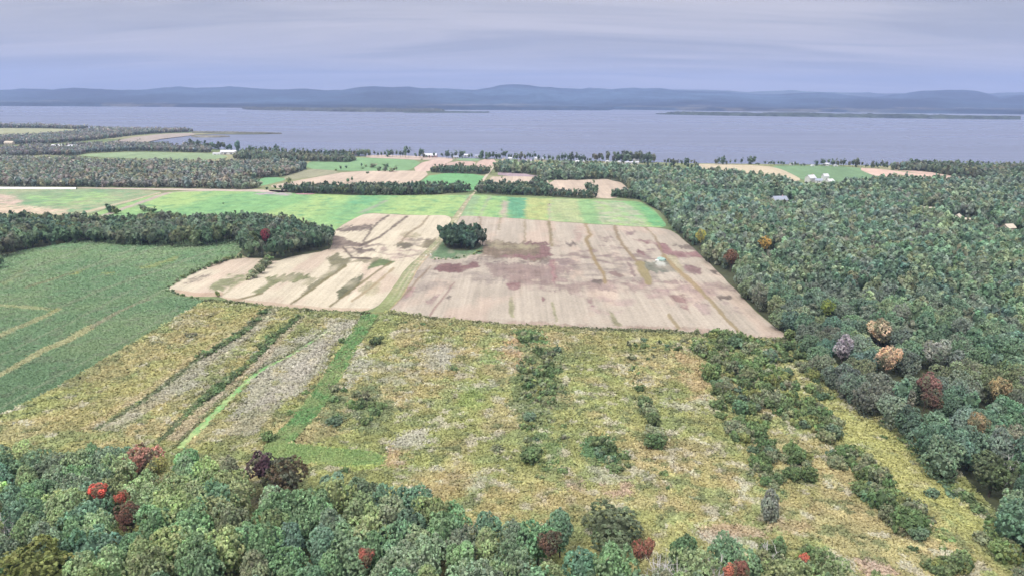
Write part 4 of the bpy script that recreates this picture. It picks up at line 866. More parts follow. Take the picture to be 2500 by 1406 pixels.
SPV = [(t['px'], t['py'], t['R'] * 2 / math.hypot(math.hypot(t['x'], t['y']), 95) * FPX, math.hypot(t['x'], t['y'])) for t in specials] + [(a, b_, h_ * .5, float(np.hypot(*gp(a, b_, 8.5)))) for a, b_, h_, _ in deads]
WOODS = [  # outline of the trunks' ground, tint mix, spacing, crown radius, height, kind of tree cover
 ('near wood', [(-260, 1190), (0, 1185), (150, 1160), (300, 1165), (420, 1185), (600, 1205), (720, 1225), (850, 1262), (1000, 1290), (1100, 1322), (1250, 1352), (1400, 1368), (1560, 1376), (1700, 1402), (1850, 1432), (2000, 1455), (2150, 1500), (2150, 1640), (-260, 1640)], MIXF, 6.0, (3.5, 5.6), (9.5, 13)),
 ('big wood', [(1548, 482), (1575, 497), (1618, 520), (1640, 556), (1662, 580), (1695, 608), (1724, 636), (1764, 676), (1808, 720), (1850, 762), (1890, 797), (1938, 830), (1960, 880), (2000, 940), (2060, 985), (2130, 1035), (2190, 1090), (2290, 1180), (2400, 1275), (2480, 1370), (2560, 1460), (2800, 1500),
               (2800, 452), (2500, 452), (2400, 457), (2300, 456), (2150, 452), (2085, 458), (2035, 467), (1985, 471), (1935, 462), (1860, 451), (1760, 437), (1700, 431), (1620, 424), (1500, 416), (1350, 413), (1215, 413), (1205, 421), (1300, 426), (1335, 440), (1408, 440), (1505, 437.5), (1548, 473)], MIXR, 7.6, (3.9, 6.6), (9, 16)),
 ('bean field wood', [(-260, 650), (0, 634), (55, 614), (100, 603), (200, 594), (300, 599), (400, 605), (480, 607), (540, 596), (585, 596), (590, 630), (650, 632), (670, 640), (720, 625), (806, 612), (812, 592), (800, 578), (700, 556), (600, 548), (450, 550), (380, 543), (280, 552), (130, 552), (-260, 548)], MIXM, 7.0, (3.8, 5.6), (10, 14)),
 ('long far wood', [(-260, 456), (0, 457), (170, 457), (420, 459), (600, 464), (640, 458), (600, 450), (630, 436), (690, 432), (735, 420), (748, 413), (720, 408), (640, 404), (560, 405), (480, 407), (320, 404), (180, 397), (-260, 390)], MIXD, 8.0, (3.6, 5.6), (8, 12)),
 ('bay wood', [(-260, 360), (0, 356), (120, 352), (210, 345), (300, 335), (330, 331), (380, 327), (470, 323.5), (470, 322), (400, 320.5), (330, 320), (240, 318), (180, 328), (60, 338), (-260, 343)], MIXD, 10, (4.2, 6.5), (9, 14)),
 ('bay wood', [(100, 378), (180, 382), (220, 374), (330, 370), (440, 372), (520, 374), (500, 366), (440, 361), (380, 357), (300, 356), (200, 358), (80, 362)], MIXD, 9.5, (4.0, 6.0), (8, 13)),
 ('bay wood', [(-260, 308), (0, 310), (100, 311), (160, 313.5), (230, 316), (200, 316.5), (80, 314), (-260, 312)], MIXD, 12, (5, 7), (10, 15)),
 ('bay wood', [(-260, 366), (0, 366), (100, 364), (180, 362), (200, 368), (110, 380), (0, 383), (-260, 384)], MIXD, 10, (4, 6), (8, 12)),
 ('shore wood', [(575, 376), (650, 379), (720, 385), (850, 388), (868, 392), (850, 397), (700, 394), (640, 394), (570, 390)], MIXD, 8.5, (3.8, 6), (8, 13)),
 ('hedgerow', [(700, 472), (760, 474), (900, 478), (1040, 477), (1120, 472), (1150, 469), (1120, 464), (1000, 462), (850, 466), (740, 465), (690, 467)], MIXM, 6.0, (3.2, 4.8), (8, 12)),
 ('hedgerow', [(1160, 472), (1220, 476), (1345, 480), (1345, 470), (1338, 462), (1290, 461), (1240, 461), (1200, 460), (1175, 460)], MIXM, 6.0, (3.2, 4.8), (8, 12)),
 ('hedgerow', [(1292, 470), (1340, 470), (1330, 450), (1305, 452)], MIXM, 6.0, (3.2, 4.8), (9, 12)),
 ('hedgerow', [(1342, 481), (1400, 484), (1456, 485), (1456, 477), (1342, 475)], MIXM, 5.4, (2.6, 4.0), (6, 9)),
 ('hedgerow', [(1495, 482), (1560, 488), (1590, 490), (1560, 476), (1495, 478)], MIXM, 5.4, (2.8, 4.4), (6, 10)),
 ('hedgerow', [(1052, 422), (1100, 424), (1180, 427), (1196, 424), (1190, 419), (1100, 417), (1060, 417)], MIXM, 6.5, (3.2, 5.2), (8, 12)),
 ('hedgerow', [(1438, 458), (1460, 468), (1460, 473), (1446, 470), (1430, 462)], MIXM, 4.6, (2.6, 3.8), (6, 9)),
 ('grove', [(1080, 596), (1096, 588), (1130, 584), (1165, 590), (1178, 600), (1168, 609), (1130, 613), (1095, 609)], {'dark green': 3, 'deep green': 3, 'blue-green': 1.2, 'dull purple-brown': .3}, 5.2, (4.2, 5.7), (12, 16)),
 ('shore wood', [(2170, 416), (2260, 419), (2330, 431), (2420, 441), (2500, 438), (2800, 440), (2800, 420), (2500, 415), (2260, 410)], MIXM, 8.0, (4, 6.5), (10, 14)),
 ('farm wood', [(868, 381), (905, 380), (905, 378), (868, 378)], MIXD, 6, (3, 4.5), (8, 12)),
 ('left verge', [(-260, 600), (0, 640), (10, 655), (0, 660), (-260, 670)], MIXM, 7, (3.5, 5), (8, 12)),
]
g = np.random.default_rng(21)
def top_sample(x, y):     # nothing may grow in the mown fields
    return True
for wname, poly, mix, spc, rr, hh in WOODS:
    P = gp([p[0] for p in poly], [p[1] for p in poly]); PL = P.tolist()
    x0, y0 = P.min(0); x1, y1 = P.max(0)
    ngr = int((x1 - x0) * (y1 - y0) / spc ** 2 * 3.6)
    xs = g.uniform(x0, x1, ngr); ys = g.uniform(y0, y1, ngr); m = inpoly(xs, ys, PL)
    ppx, ppy = pix(xs, ys, 8.0); m &= (ppx > -260) & (ppx < 2800) & (ppy < 1620)
    xs, ys, ppx = xs[m], ys[m], ppx[m]; BIG = fbm(xs, ys, 40, 2, 900); ST = stands(xs, ys)
    for i_, (x, y) in enumerate(zip(xs, ys)):
        big = BIG[i_]
        Rr = rr[0] + (rr[1] - rr[0]) * min(1, max(0, g.beta(2, 2.2) * .7 + big * .5 - .05))
        if spc < 7 and wname == 'hedgerow': Rr *= g.uniform(.8, 1.1)
        if not free(x, y, spc if spc < Rr * 1.5 else Rr * 1.5): continue
        H = hh[0] + (hh[1] - hh[0]) * min(1, max(0, g.beta(2, 2) * .6 + (Rr - rr[0]) / (rr[1] - rr[0]) * .4))
        if wname in ('near wood', 'big wood', 'bean field wood'):      # the trees one picks out stand clear of their neighbours
            d_ = math.hypot(x, y); rp = Rr / math.hypot(d_, 95) * FPX; hid = False
            for sx_, sy_, sw_, sd_ in SPV:
                if d_ < sd_ + 2 and abs(ppx[i_] - sx_) < rp * .75 + sw_ * .5 and d_ > sd_ * .6:
                    ty = float(pix(x, y, H)[1])
                    if ty < sy_ + sw_ * .30: hid = True; break
            if hid: continue
        con = wname in ('big wood', 'long far wood') and g.random() < .03 + .22 * max(0, big - .5) * 4 * (g.random() < .5)
        if con: put(x, y, Rr * .62, H * 1.12, 'deep green', wname, con=True)
        else: put(x, y, Rr, H, tint_pick(x, y, g, mix, ST[i_]), wname)
# shore trees: (x from, x to, base y, height px, how dense)
SH = [(852, 905, 380.5, 17, 1), (897, 945, 380.5, 16, 1), (943, 990, 382, 20, 1.2), (984, 1006, 383, 26, 1), (1010, 1038, 384.5, 15, 1), (1025, 1029, 384, 24, 1), (1036, 1050, 385, 11, .8), (1052, 1082, 382.5, 14, .8), (1085, 1114, 387.5, 21, 1.4), (1119, 1133, 383, 20, 1), (1128, 1133, 388.5, 9, 1), (1140, 1155, 385, 13, .8), (1168, 1222, 387, 18, 1.4), (1222, 1240, 387.5, 26, 1),
      (1240, 1258, 388, 15, 1.2), (1258, 1316, 389, 19, 1.6), (1322, 1342, 393, 18, 1), (1320, 1330, 399, 14, 1), (1342, 1365, 391, 12, .7), (1363, 1430, 393, 20, 1.6), (1430, 1446, 393, 11, 1), (1447, 1500, 397, 24, 1.2), (1500, 1600, 398, 28, 1.9), (1570, 1585, 404, 16, 1), (1405, 1412, 397, 12, .8), (1425, 1430, 399, 9, 1), (1620, 1642, 401, 14, 1), (1640, 1678, 405, 20, 1.3), (1683, 1702, 403, 14, 1), (1672, 1710, 412, 16, 1), (1600, 1640, 410, 14, 1),
      (1742, 1767, 402, 20, 1.3), (1772, 1784, 402, 13, 1), (1788, 1803, 402.5, 19, 1), (1806, 1820, 403, 17, 1), (1822, 1843, 403, 24, 1), (1845, 1855, 401.5, 5, 1), (1866, 1880, 404.5, 13, 1), (1880, 1916, 405, 14, 1.1), (1931, 1942, 405, 12, 1), (1943, 1950, 404.5, 6, 1), (1955, 1966, 405.5, 7, 1), (1990, 2035, 406.5, 19, 1.2), (2030, 2064, 406.5, 19, 1.3), (2070, 2110, 408, 20, 1.3), (2110, 2170, 412, 14, 1.2), (2170, 2216, 413, 16, 1.1),
      (2208, 2245, 413, 26, 1), (2228, 2265, 414, 24, 1), (2120, 2170, 410, 18, .8), (340, 345, 344, 8, 1), (412, 440, 362, 17, 1.3), (455, 550, 364, 21, 1.5), (548, 585, 372, 26, 1.3), (600, 700, 374, 20, 1.5), (690, 860, 381, 18, 1.5), (670, 678, 374, 24, 1), (716, 720, 380, 22, 1), (838, 862, 382, 18, 1.2)]
for a, b_, by, hp, dn in SH:
    n = max(1, int((b_ - a) / (hp * .55) * dn + .5))
    for i in range(n):
        px_ = a + (b_ - a) * (i + g.uniform(.2, .8)) / n; py_ = by + g.uniform(-1.2, .8)
        q = gp(px_, py_); H = hp * g.uniform(.75, 1.05) / FPX * q[1]
        if not inpoly(np.array([q[0]]), np.array([q[1]]), LAND.tolist())[0]: q = gp(px_, py_ + 2.5)
        put(q[0], q[1], max(1.8, H * g.uniform(.30, .44)), H, tint_pick(q[0], q[1], g, MIXM if g.random() < .6 else MIXD), 'lake shore')
# scattered trees in far fields
for px_, py_, w, hp in [(883, 410, 9, 13), (893, 409, 9, 7), (912, 410, 20, 12), (942, 408, 18, 9), (925, 418, 18, 10), (940, 419, 16, 12), (958, 420, 18, 10), (968, 419, 10, 14), (885, 413, 12, 4), (897, 425, 14, 7), (850, 447, 14, 14), (860, 446, 10, 15), (707, 448, 16, 16), (700, 462, 14, 12), (652, 464, 14, 10), (672, 461, 12, 10), (685, 461, 14, 11),
                        (350, 517, 26, 18), (365, 520, 22, 16), (376, 519, 20, 14), (270, 520, 26, 20), (285, 523, 24, 18), (1441, 462, 14, 12), (1450, 455, 9, 17), (1456, 470, 12, 14), (1131, 471, 6, 14), (1160, 418, 9, 8), (545, 499, 6, 5), (1341, 500, 4, 4), (832, 414, 10, 10), (820, 418, 10, 6), (845, 411, 12, 8), (1128, 412, 18, 16), (1225, 436, 6, 6), (690, 467, 14, 10), (1030, 390.5, 8, 3), (1305, 399, 6, 5), (1278, 399, 5, 5)]:
    q = gp(px_, py_); H = hp / FPX * q[1] * 1.02; put(q[0], q[1], w / 2 / FPX * q[1], H, tint_pick(q[0], q[1], g, MIXM), 'far field')

for t in trees:
    zc_ = t['H'] * .62; ax, ay = pix(t['x'], t['y'], zc_); t['px'] = float(ax); t['py'] = float(ay)
    dd = math.sqrt(t['x'] ** 2 + t['y'] ** 2 + (CAMH - zc_) ** 2); t['size'] = t['R'] * 2 / dd * FPX; t['d'] = dd
inview = [t for t in trees if -20 < t['px'] < 2520 and t['py'] < 1440]
inview.sort(key=lambda t: -t['size'])
sp = [t for t in trees if t['wood'] == 'special']
rest = [t for t in inview if t['wood'] != 'special']
single = sp + rest[:298 - len(sp) - len(deads)]
for t in single: t['single'] = True
ORD = ['first', 'second', 'third', 'fourth', 'fifth', 'sixth', 'seventh', 'eighth', 'ninth', 'tenth', 'eleventh', 'twelfth', 'thirteenth', 'fourteenth', 'fifteenth', 'sixteenth', 'seventeenth', 'eighteenth', 'nineteenth', 'twentieth']
LM = [(240, 1197, 'the scarlet maple'), (352, 1124, 'the salmon pink tree'), (642, 1137, 'the dark purple tree'), (893, 1360, 'the lone red maple'), (1345, 1325, 'the wine red tree'), (1608, 1385, 'the largest bleached dead tree'), (90, 1395, 'the lime green tree'), (1806, 1390, 'the dark red tree'),
      (2466, 1135, 'the dead tree of the big wood'), (2170, 872, 'the peach coloured tree'), (2265, 938, 'the red-brown maple'), (2388, 1036, 'the buff coloured tree'), (2022, 750, 'the round yellow-green tree'), (1500, 1290, 'the broad low meadow-edge tree'), (2442, 948, 'the apricot tree'), (2055, 850, 'the silvery lilac tree'), (1130, 580, 'the centre of the round grove')]
def name_by_landmarks(items, lms, what, grp):
    cells = {}
    for t in items:
        b_ = min(lms, key=lambda l: math.hypot(l[0] - t['px'], l[1] - t['py']) ); dx, dy = t['px'] - b_[0], t['py'] - b_[1]
        rel = ('to the right of' if dx > 0 else 'to the left of') if abs(dx) > abs(dy) * 1.3 else ('beyond' if dy < 0 else 'in front of')
        t['cell'] = (b_[2], rel, what(t)); cells.setdefault(t['cell'], []).append((math.hypot(dx, dy), id(t), t))
    for c_, v in cells.items():
        v.sort(key=lambda q: q[:2])
        for i, (_, _, t) in enumerate(v):
            o = '' if len(v) == 1 else (ORD[i] + ' ' if i < 20 else 'outermost ')
            t['label'] = f"{o}{what(t)} {c_[1]} {c_[0]}"; t['group'] = grp(t)
for t in trees: t['tn'] = t['tint'] if isinstance(t['tint'], str) else ''; t['tv'] = TINTS[t['tint']] if isinstance(t['tint'], str) else tuple(v / m_ for v, m_ in zip(t['tint'], (1.1, 1.2, 1.4)))
FAC = {'grove': (.52, .56, .62), 'bean field wood': (.74, .72, .80), 'hedgerow': (.68, .68, .78), 'lake shore': (.66, .64, .78), 'long far wood': (1.35, 1.12, 1.5), 'bay wood': (1.15, .92, 1.4), 'shore wood': (.9, .8, .95), 'big wood': (1.06, 1.04, 1.24), 'near wood': (1.30, 1.30, 1.34)}  # far and bay woods: distance haze put into the tint as blue-grey
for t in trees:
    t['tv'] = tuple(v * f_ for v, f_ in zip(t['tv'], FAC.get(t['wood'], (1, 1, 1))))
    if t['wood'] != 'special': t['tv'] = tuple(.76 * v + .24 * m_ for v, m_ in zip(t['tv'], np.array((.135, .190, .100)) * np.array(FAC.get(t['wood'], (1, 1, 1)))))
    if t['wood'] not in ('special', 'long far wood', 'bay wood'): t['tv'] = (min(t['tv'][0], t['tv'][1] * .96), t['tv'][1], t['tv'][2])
SHP = ['round-crowned', 'broad', 'domed', 'bushy']
name_by_landmarks([t for t in single if t['wood'] != 'special'], LM, lambda t: 'dark pointed conifer' if t.get('con') else f"{t['tn']} broadleaf tree", lambda t: 'trees of the ' + t['wood'])
def jit(tv, g): 
    v = np.array(tv) * C(1.56, 1.58, 1.80) * g.uniform(.82, 1.18); return v * (1 + g.normal(0, .03, 3))
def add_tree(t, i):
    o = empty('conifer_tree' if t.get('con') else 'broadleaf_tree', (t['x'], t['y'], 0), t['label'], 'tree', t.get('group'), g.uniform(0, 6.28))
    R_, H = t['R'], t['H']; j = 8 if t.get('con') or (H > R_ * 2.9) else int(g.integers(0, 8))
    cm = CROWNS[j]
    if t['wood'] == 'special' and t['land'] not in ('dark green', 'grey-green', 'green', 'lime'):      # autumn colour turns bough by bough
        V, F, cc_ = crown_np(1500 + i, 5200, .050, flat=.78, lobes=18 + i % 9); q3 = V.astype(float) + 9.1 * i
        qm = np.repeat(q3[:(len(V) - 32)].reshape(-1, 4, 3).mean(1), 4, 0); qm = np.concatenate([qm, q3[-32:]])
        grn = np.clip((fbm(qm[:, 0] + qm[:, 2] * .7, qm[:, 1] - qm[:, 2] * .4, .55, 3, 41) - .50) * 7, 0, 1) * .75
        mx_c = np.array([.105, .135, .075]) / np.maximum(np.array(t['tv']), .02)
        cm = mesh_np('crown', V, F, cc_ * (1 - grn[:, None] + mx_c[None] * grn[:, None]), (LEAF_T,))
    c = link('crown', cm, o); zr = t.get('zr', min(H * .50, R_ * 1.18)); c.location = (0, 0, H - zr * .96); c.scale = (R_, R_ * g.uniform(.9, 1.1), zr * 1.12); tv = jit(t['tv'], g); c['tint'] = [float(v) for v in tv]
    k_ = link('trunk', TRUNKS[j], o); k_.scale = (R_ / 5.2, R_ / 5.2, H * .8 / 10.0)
for i, t in enumerate(single): add_tree(t, i)
for i, (cxp, cyp, hp, lab) in enumerate(deads):
    H = 12.5 if i < 5 else 8
    q = gp(cxp, cyp, H * .72); o = empty('dead_tree', (q[0], q[1], 0), lab, 'dead tree', 'dead trees without leaves', g.uniform(0, 6))
    V, F = limbs(800 + i, H * .85, H, 9, .26, H * .34, 2, 6); link('trunk', mesh_np('trunk', V, F, None, (DEADWOOD,)), o)

# the remaining trees: one mass of woodland
LOD = [(46, 1100, .095), (30, 380, .155), (20, 130, .25), (12, 70, .32), (7, 36, .42), (0, 20, .55)]
PROT = {}
def forest_mesh(items, name):
    VV, FF, CC = [], [], []; off = 0; gg = np.random.default_rng(5)
    by = {}
    for t in items:
        s = t['size']; l = next(i for i, q in enumerate(LOD) if s * 1024 / 2500 * 1.0 >= q[0] * .5)
        by.setdefault((l, 6 if t.get('con') else int(gg.integers(0, 6))), []).append(t)
    for (l, v), ts in by.items():
        if (l, v) not in PROT: PROT[(l, v)] = crown_np(900 + l * 10 + v, LOD[l][1], LOD[l][2], flat=.8, lobes=[18, 16, 13, 10, 8, 6][l], spire=.7 if v == 6 else 0)
        V, F, c = PROT[(l, v)]; n = len(ts)
        Z = [min(t['H'] * .50, t['R'] * 1.18) for t in ts]; X = np.array([[t['x'], t['y'], t['H'] - z * .96] for t, z in zip(ts, Z)]); S = np.array([[t['R'], t['R'], z * 1.12] for t, z in zip(ts, Z)])
        tv = np.array([jit(t['tv'], gg) for t in ts]); a = gg.uniform(0, 6.28, n); ca, sa = np.cos(a)[:, None], np.sin(a)[:, None]
        vx = V[None, :, 0] * ca - V[None, :, 1] * sa; vy = V[None, :, 0] * sa + V[None, :, 1] * ca
        W = np.stack([vx, vy, np.broadcast_to(V[None, :, 2], vx.shape)], 2) * S[:, None, :] + X[:, None, :]
        VV.append(W.reshape(-1, 3)); FF.append((F[None] + (np.arange(n) * len(V))[:, None, None] + off).reshape(-1, 4)); off += n * len(V)
        CC.append((c[None] * tv[:, None, :]).reshape(-1, 3))
        # trunks
        m = 4; th = np.arange(m) * math.pi / 2; rt = .05
        TV = np.concatenate([np.stack([np.cos(th) * rt, np.sin(th) * rt, np.zeros(m)], 1), np.stack([np.cos(th) * rt * .6, np.sin(th) * rt * .6, np.ones(m)], 1)])
        TF = np.array([(i, (i + 1) % m, m + (i + 1) % m, m + i) for i in range(m)])
        W = TV[None] * np.stack([S[:, 0], S[:, 0], X[:, 2]], 1)[:, None, :] + np.stack([X[:, 0], X[:, 1], X[:, 2] * 0], 1)[:, None, :]
        VV.append(W.reshape(-1, 3)); FF.append((TF[None] + (np.arange(n) * 8)[:, None, None] + off).reshape(-1, 4)); off += n * 8; CC.append(np.tile(C(.09, .08, .065), (n * 8, 1)))
    V = np.concatenate(VV); F = np.concatenate(FF); c = np.concatenate(CC)
    print(name, len(items), 'faces', len(F))
    return link(name, mesh_np(name, V, F, c, (LEAF,)), None, kind='stuff')
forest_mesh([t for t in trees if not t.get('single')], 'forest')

# dark litter under the woods
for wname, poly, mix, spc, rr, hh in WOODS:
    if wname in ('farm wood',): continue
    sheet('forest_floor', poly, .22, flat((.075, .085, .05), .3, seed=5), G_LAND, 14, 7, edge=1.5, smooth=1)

# bushes ---------------------------------------------------------------
bushes = []
BT = {'dark green': (0.108, 0.153, 0.064), 'green': (0.154, 0.208, 0.083), 'grey-green': (0.193, 0.202, 0.109), 'olive green': (0.240, 0.213, 0.077), 'blue-green': (0.117, 0.171, 0.097), 'yellow-green': (0.403, 0.354, 0.103), 'brownish green': (0.216, 0.165, 0.090)}
BN = list(BT)
def bush(px_, py_, wpx, hr=.75, tn=None, where='meadow'):
    q = gp(px_, py_); d_ = math.hypot(q[0], q[1], ); sl_ = math.hypot(d_, CAMH); Rr = wpx / 2 / FPX * sl_
    bushes.append(dict(x=q[0], y=q[1], R=Rr, H=Rr * 2 * hr, tn=tn or BN[int(g.choice(7, p=[.34, .23, .22, .10, .08, .0, .03]))], wood=where, px=px_, py=py_ - wpx * hr * .4, size=wpx))
for b_ in [(1295, 1135, 62, .8, 'dark green'), (1292, 1033, 40, .7, 'blue-green'), (1562, 960, 30, .8, 'dark green'), (1572, 1000, 44, .9, 'dark green'), (1592, 1045, 48, .9, 'dark green'), (1583, 1020, 46, .8, 'grey-green'), (1600, 1100, 60, .8, 'dark green'), (1598, 1078, 52, .8, 'grey-green'), (1212, 1105, 34, .6, 'grey-green'), (1378, 1078, 24, .8, 'grey-green'), (1378, 1050, 22, .7, 'green'),
           (837, 842, 22, .9, 'dark green'), (920, 846, 38, .7, 'dark green'), (905, 855, 26, .6, 'grey-green'), (890, 780, 22, .5, 'dark green'), (1111, 912, 20, 1.0, 'dark green'), (820, 1040, 50, .5, 'blue-green'), (655, 1082, 40, .8, 'green'), (790, 915, 18, .7, 'green'), (765, 952, 20, .7, 'green'), (745, 968, 24, .7, 'green'), (722, 1000, 18, .7, 'olive green'), (708, 1018, 22, .8, 'green'), (815, 955, 16, .7, 'dark green'),
           (1360, 862, 24, .9, 'blue-green'), (1030, 798, 22, .5, 'dark green'), (990, 794, 20, .5, 'dark green'), (1100, 796, 18, .5, 'dark green'), (1541, 884, 26, .9, 'grey-green'), (1548, 860, 20, .8, 'olive green'), (1500, 855, 16, .8, 'olive green'), (2276, 1218, 36, .7, 'blue-green'), (2396, 1332, 46, .7, 'grey-green'), (2226, 1352, 26, .8, 'dark green'), (2300, 1340, 26, .5, 'olive green'),
           (1630, 1200, 14, 1.2, 'dark green'), (1618, 1168, 26, .8, 'green'), (844, 1158, 24, .8, 'dark green'), (1320, 1175, 26, .7, 'green'), (1372, 1160, 30, .6, 'green'), (1700, 1225, 28, .5, 'grey-green'), (1776, 1225, 14, .9, 'dark green'), (530, 1110, 20, .6, 'olive green'), (368, 914 - 26, 14, .5, 'dark green'), (325, 845, 16, .6, 'dark green'), (280, 880, 16, .5, 'dark green'), (370, 893, 16, .6, 'dark green'), (462, 828, 28, .6, 'grey-green'),
           (608, 683, 18, .8, 'grey-green'), (622, 678, 26, .8, 'grey-green'), (636, 668, 30, .9, 'grey-green'), (648, 655, 30, .9, 'grey-green'), (655, 645, 26, .8, 'dark green'), (615, 672, 20, .7, 'dark green'), (528, 646, 18, .9, 'dark green'), (532, 724, 16, .9, 'olive green'), (1450, 1140, 40, .5, 'green'), (1500, 1155, 44, .5, 'green'), (1900, 690, 1, .5, 'green')]:
    if b_[2] > 1: bush(b_[0], b_[1], b_[2], b_[3], b_[4])
def bush_line(line, n, w, jit_=3, tn=None, hr=.7, where='meadow'):
    l = np.array(line, float); s = np.concatenate([[0], np.cumsum(np.hypot(*np.diff(l, axis=0).T))]); u = np.sort(g.uniform(0, s[-1], n))
    for v in u:
        a, b_ = np.interp(v, s, l[:, 0]), np.interp(v, s, l[:, 1]); f = v / s[-1]; ww = w[0] + (w[1] - w[0]) * f
        bush(a + g.normal(0, jit_), b_ + g.normal(0, jit_ * .5), ww * g.uniform(.7, 1.3), hr * g.uniform(.8, 1.2), tn if tn and g.random() < .7 else None, where)
bush_line([(655, 762), (630, 785), (601, 812), (575, 832), (546, 848), (520, 865), (488, 880)], 70, (17, 20), 3, 'dark green', .7, 'first hedge strip')
bush_line([(488, 882), (450, 915), (410, 942), (350, 985), (307, 1010)], 30, (12, 16), 4, 'dark green', .5, 'first hedge strip')
bush_line([(735, 780), (712, 793), (693, 812), (648, 855), (620, 885), (597, 905), (560, 935), (520, 970), (491, 990)], 80, (16, 24), 3, 'dark green', .75, 'second hedge strip')
bush_line([(491, 992), (460, 1020), (440, 1040)], 18, (16, 20), 3, 'dark green', .6, 'second hedge strip')
bush_line([(640, 915), (600, 946), (560, 985), (500, 1042), (446, 1098)], 18, (6, 9), 1, 'dark green', .6, 'second path')
bush_line([(412, 712), (460, 727), (500, 731), (545, 738), (600, 745), (650, 754), (720, 762), (800, 767), (880, 770)], 90, (9, 11), 1.5, 'dark green', .6, 'stubble edge')
bush_line([(950, 770), (1050, 782), (1150, 791), (1250, 799), (1300, 801), (1450, 807), (1600, 812), (1700, 818)], 110, (9, 12), 1.5, 'dark green', .5, 'stubble edge')
bush_line([(412, 704), (440, 684), (480, 664), (520, 648), (560, 634), (590, 630)], 34, (9, 12), 1.2, 'dark green', .7, 'stubble edge')
bush_line([(1050, 632), (1100, 634), (1150, 626), (1180, 612)], 12, (9, 10), 1.5, 'green', .5, 'grove')
SHR = [([(1690, 860), (1720, 840), (1760, 830), (1830, 850), (1900, 905), (1960, 940), (2040, 985), (2000, 985), (1930, 960), (1900, 960), (1850, 940), (1790, 920), (1740, 900)], 120, (20, 40)),
       ([(1712, 935), (1760, 910), (1830, 930), (1850, 990), (1880, 1040), (1860, 1060), (1905, 1100), (1965, 1125), (1990, 1185), (1930, 1190), (1890, 1200), (1850, 1195), (1822, 1160), (1815, 1110), (1765, 1050), (1740, 1000)], 120, (26, 46)),
       ([(1850, 945), (1960, 990), (2030, 1035), (2048, 1070), (2010, 1095), (1960, 1060), (1900, 1030), (1840, 980)], 60, (24, 46)), ([(2012, 1112), (2060, 1100), (2122, 1130), (2115, 1200), (2080, 1160), (2020, 1145)], 24, (26, 46)),
       ([(2075, 1195), (2130, 1180), (2180, 1210), (2245, 1262), (2240, 1335), (2200, 1325), (2160, 1285), (2080, 1220)], 46, (34, 58)), ([(2255, 1395), (2350, 1380), (2380, 1420), (2300, 1430)], 10, (34, 50)), ([(1680, 815), (1760, 818), (1830, 835), (1760, 840), (1690, 838)], 22, (14, 24)),
       ([(1270, 870), (1350, 860), (1370, 900), (1380, 980), (1330, 1010), (1270, 980)], 90, (14, 28)), ([(1275, 1000), (1340, 1000), (1385, 1160), (1330, 1170), (1270, 1060)], 34, (14, 26)), ([(800, 960), (880, 960), (940, 1010), (900, 1050), (820, 1040)], 24, (16, 30)), ([(1260, 820), (1320, 815), (1325, 850), (1275, 850)], 24, (12, 22)), ([(1430, 1080), (1480, 1075), (1540, 1130), (1530, 1160), (1440, 1130)], 26, (18, 32)), ([(1540, 840), (1600, 870), (1560, 960), (1530, 930)], 16, (10, 18)),
       ([(1950, 1375), (2000, 1345), (2040, 1370), (2030, 1420), (1930, 1440)], 12, (34, 52)), ([(1850, 1350), (1900, 1340), (1930, 1400), (1860, 1400)], 8, (30, 46)), ([(2420, 1290), (2500, 1370), (2560, 1440), (2500, 1440), (2440, 1380)], 14, (36, 60)), ([(1900, 834), (1945, 832), (1990, 870), (2060, 950), (2000, 950), (1930, 890)], 46, (18, 36)), ([(1780, 835), (1900, 840), (1960, 900), (1900, 900), (1820, 860)], 26, (16, 30)), ([(1500, 840), (1680, 835), (1700, 860), (1560, 870)], 18, (12, 22)),
       ([(850, 1215), (960, 1240), (1050, 1275), (980, 1285), (860, 1250)], 14, (26, 50))]
for poly, n, w in SHR:
    X, Y = px_sample(poly, n)
    for a, b_ in zip(X, Y): bush(a, b_, g.uniform(*w) * (.8 if g.random() < .5 else 1), g.uniform(.75, 1.2), None, 'scrub strip')
bush_line([(1935, 838), (1990, 880), (2040, 940), (2110, 1005), (2180, 1070), (2280, 1160), (2380, 1250), (2450, 1340), (2500, 1400)], 110, (14, 30), 12, None, .7, 'wood edge')
bush_line([(1700, 845), (1745, 930), (1770, 1010), (1820, 1090), (1860, 1170), (1900, 1220)], 50, (10, 20), 14, None, .6, 'scrub strip')
bush_line([(1900, 930), (2000, 1010), (2080, 1080), (2150, 1180), (2260, 1280), (2340, 1380)], 60, (10, 22), 16, None, .6, 'scrub strip')
X, Y = px_sample([(500, 780), (900, 780), (1900, 840), (1700, 1150), (1500, 1280), (1000, 1200), (300, 1090), (0, 1050), (200, 950)], 110)
for a, b_ in zip(X, Y):
    if not inpoly(np.array([a]), np.array([b_]), G1P)[0]: bush(a, b_, g.uniform(7, 15), .6, None, 'meadow')
bushes.sort(key=lambda t: -t['size'])
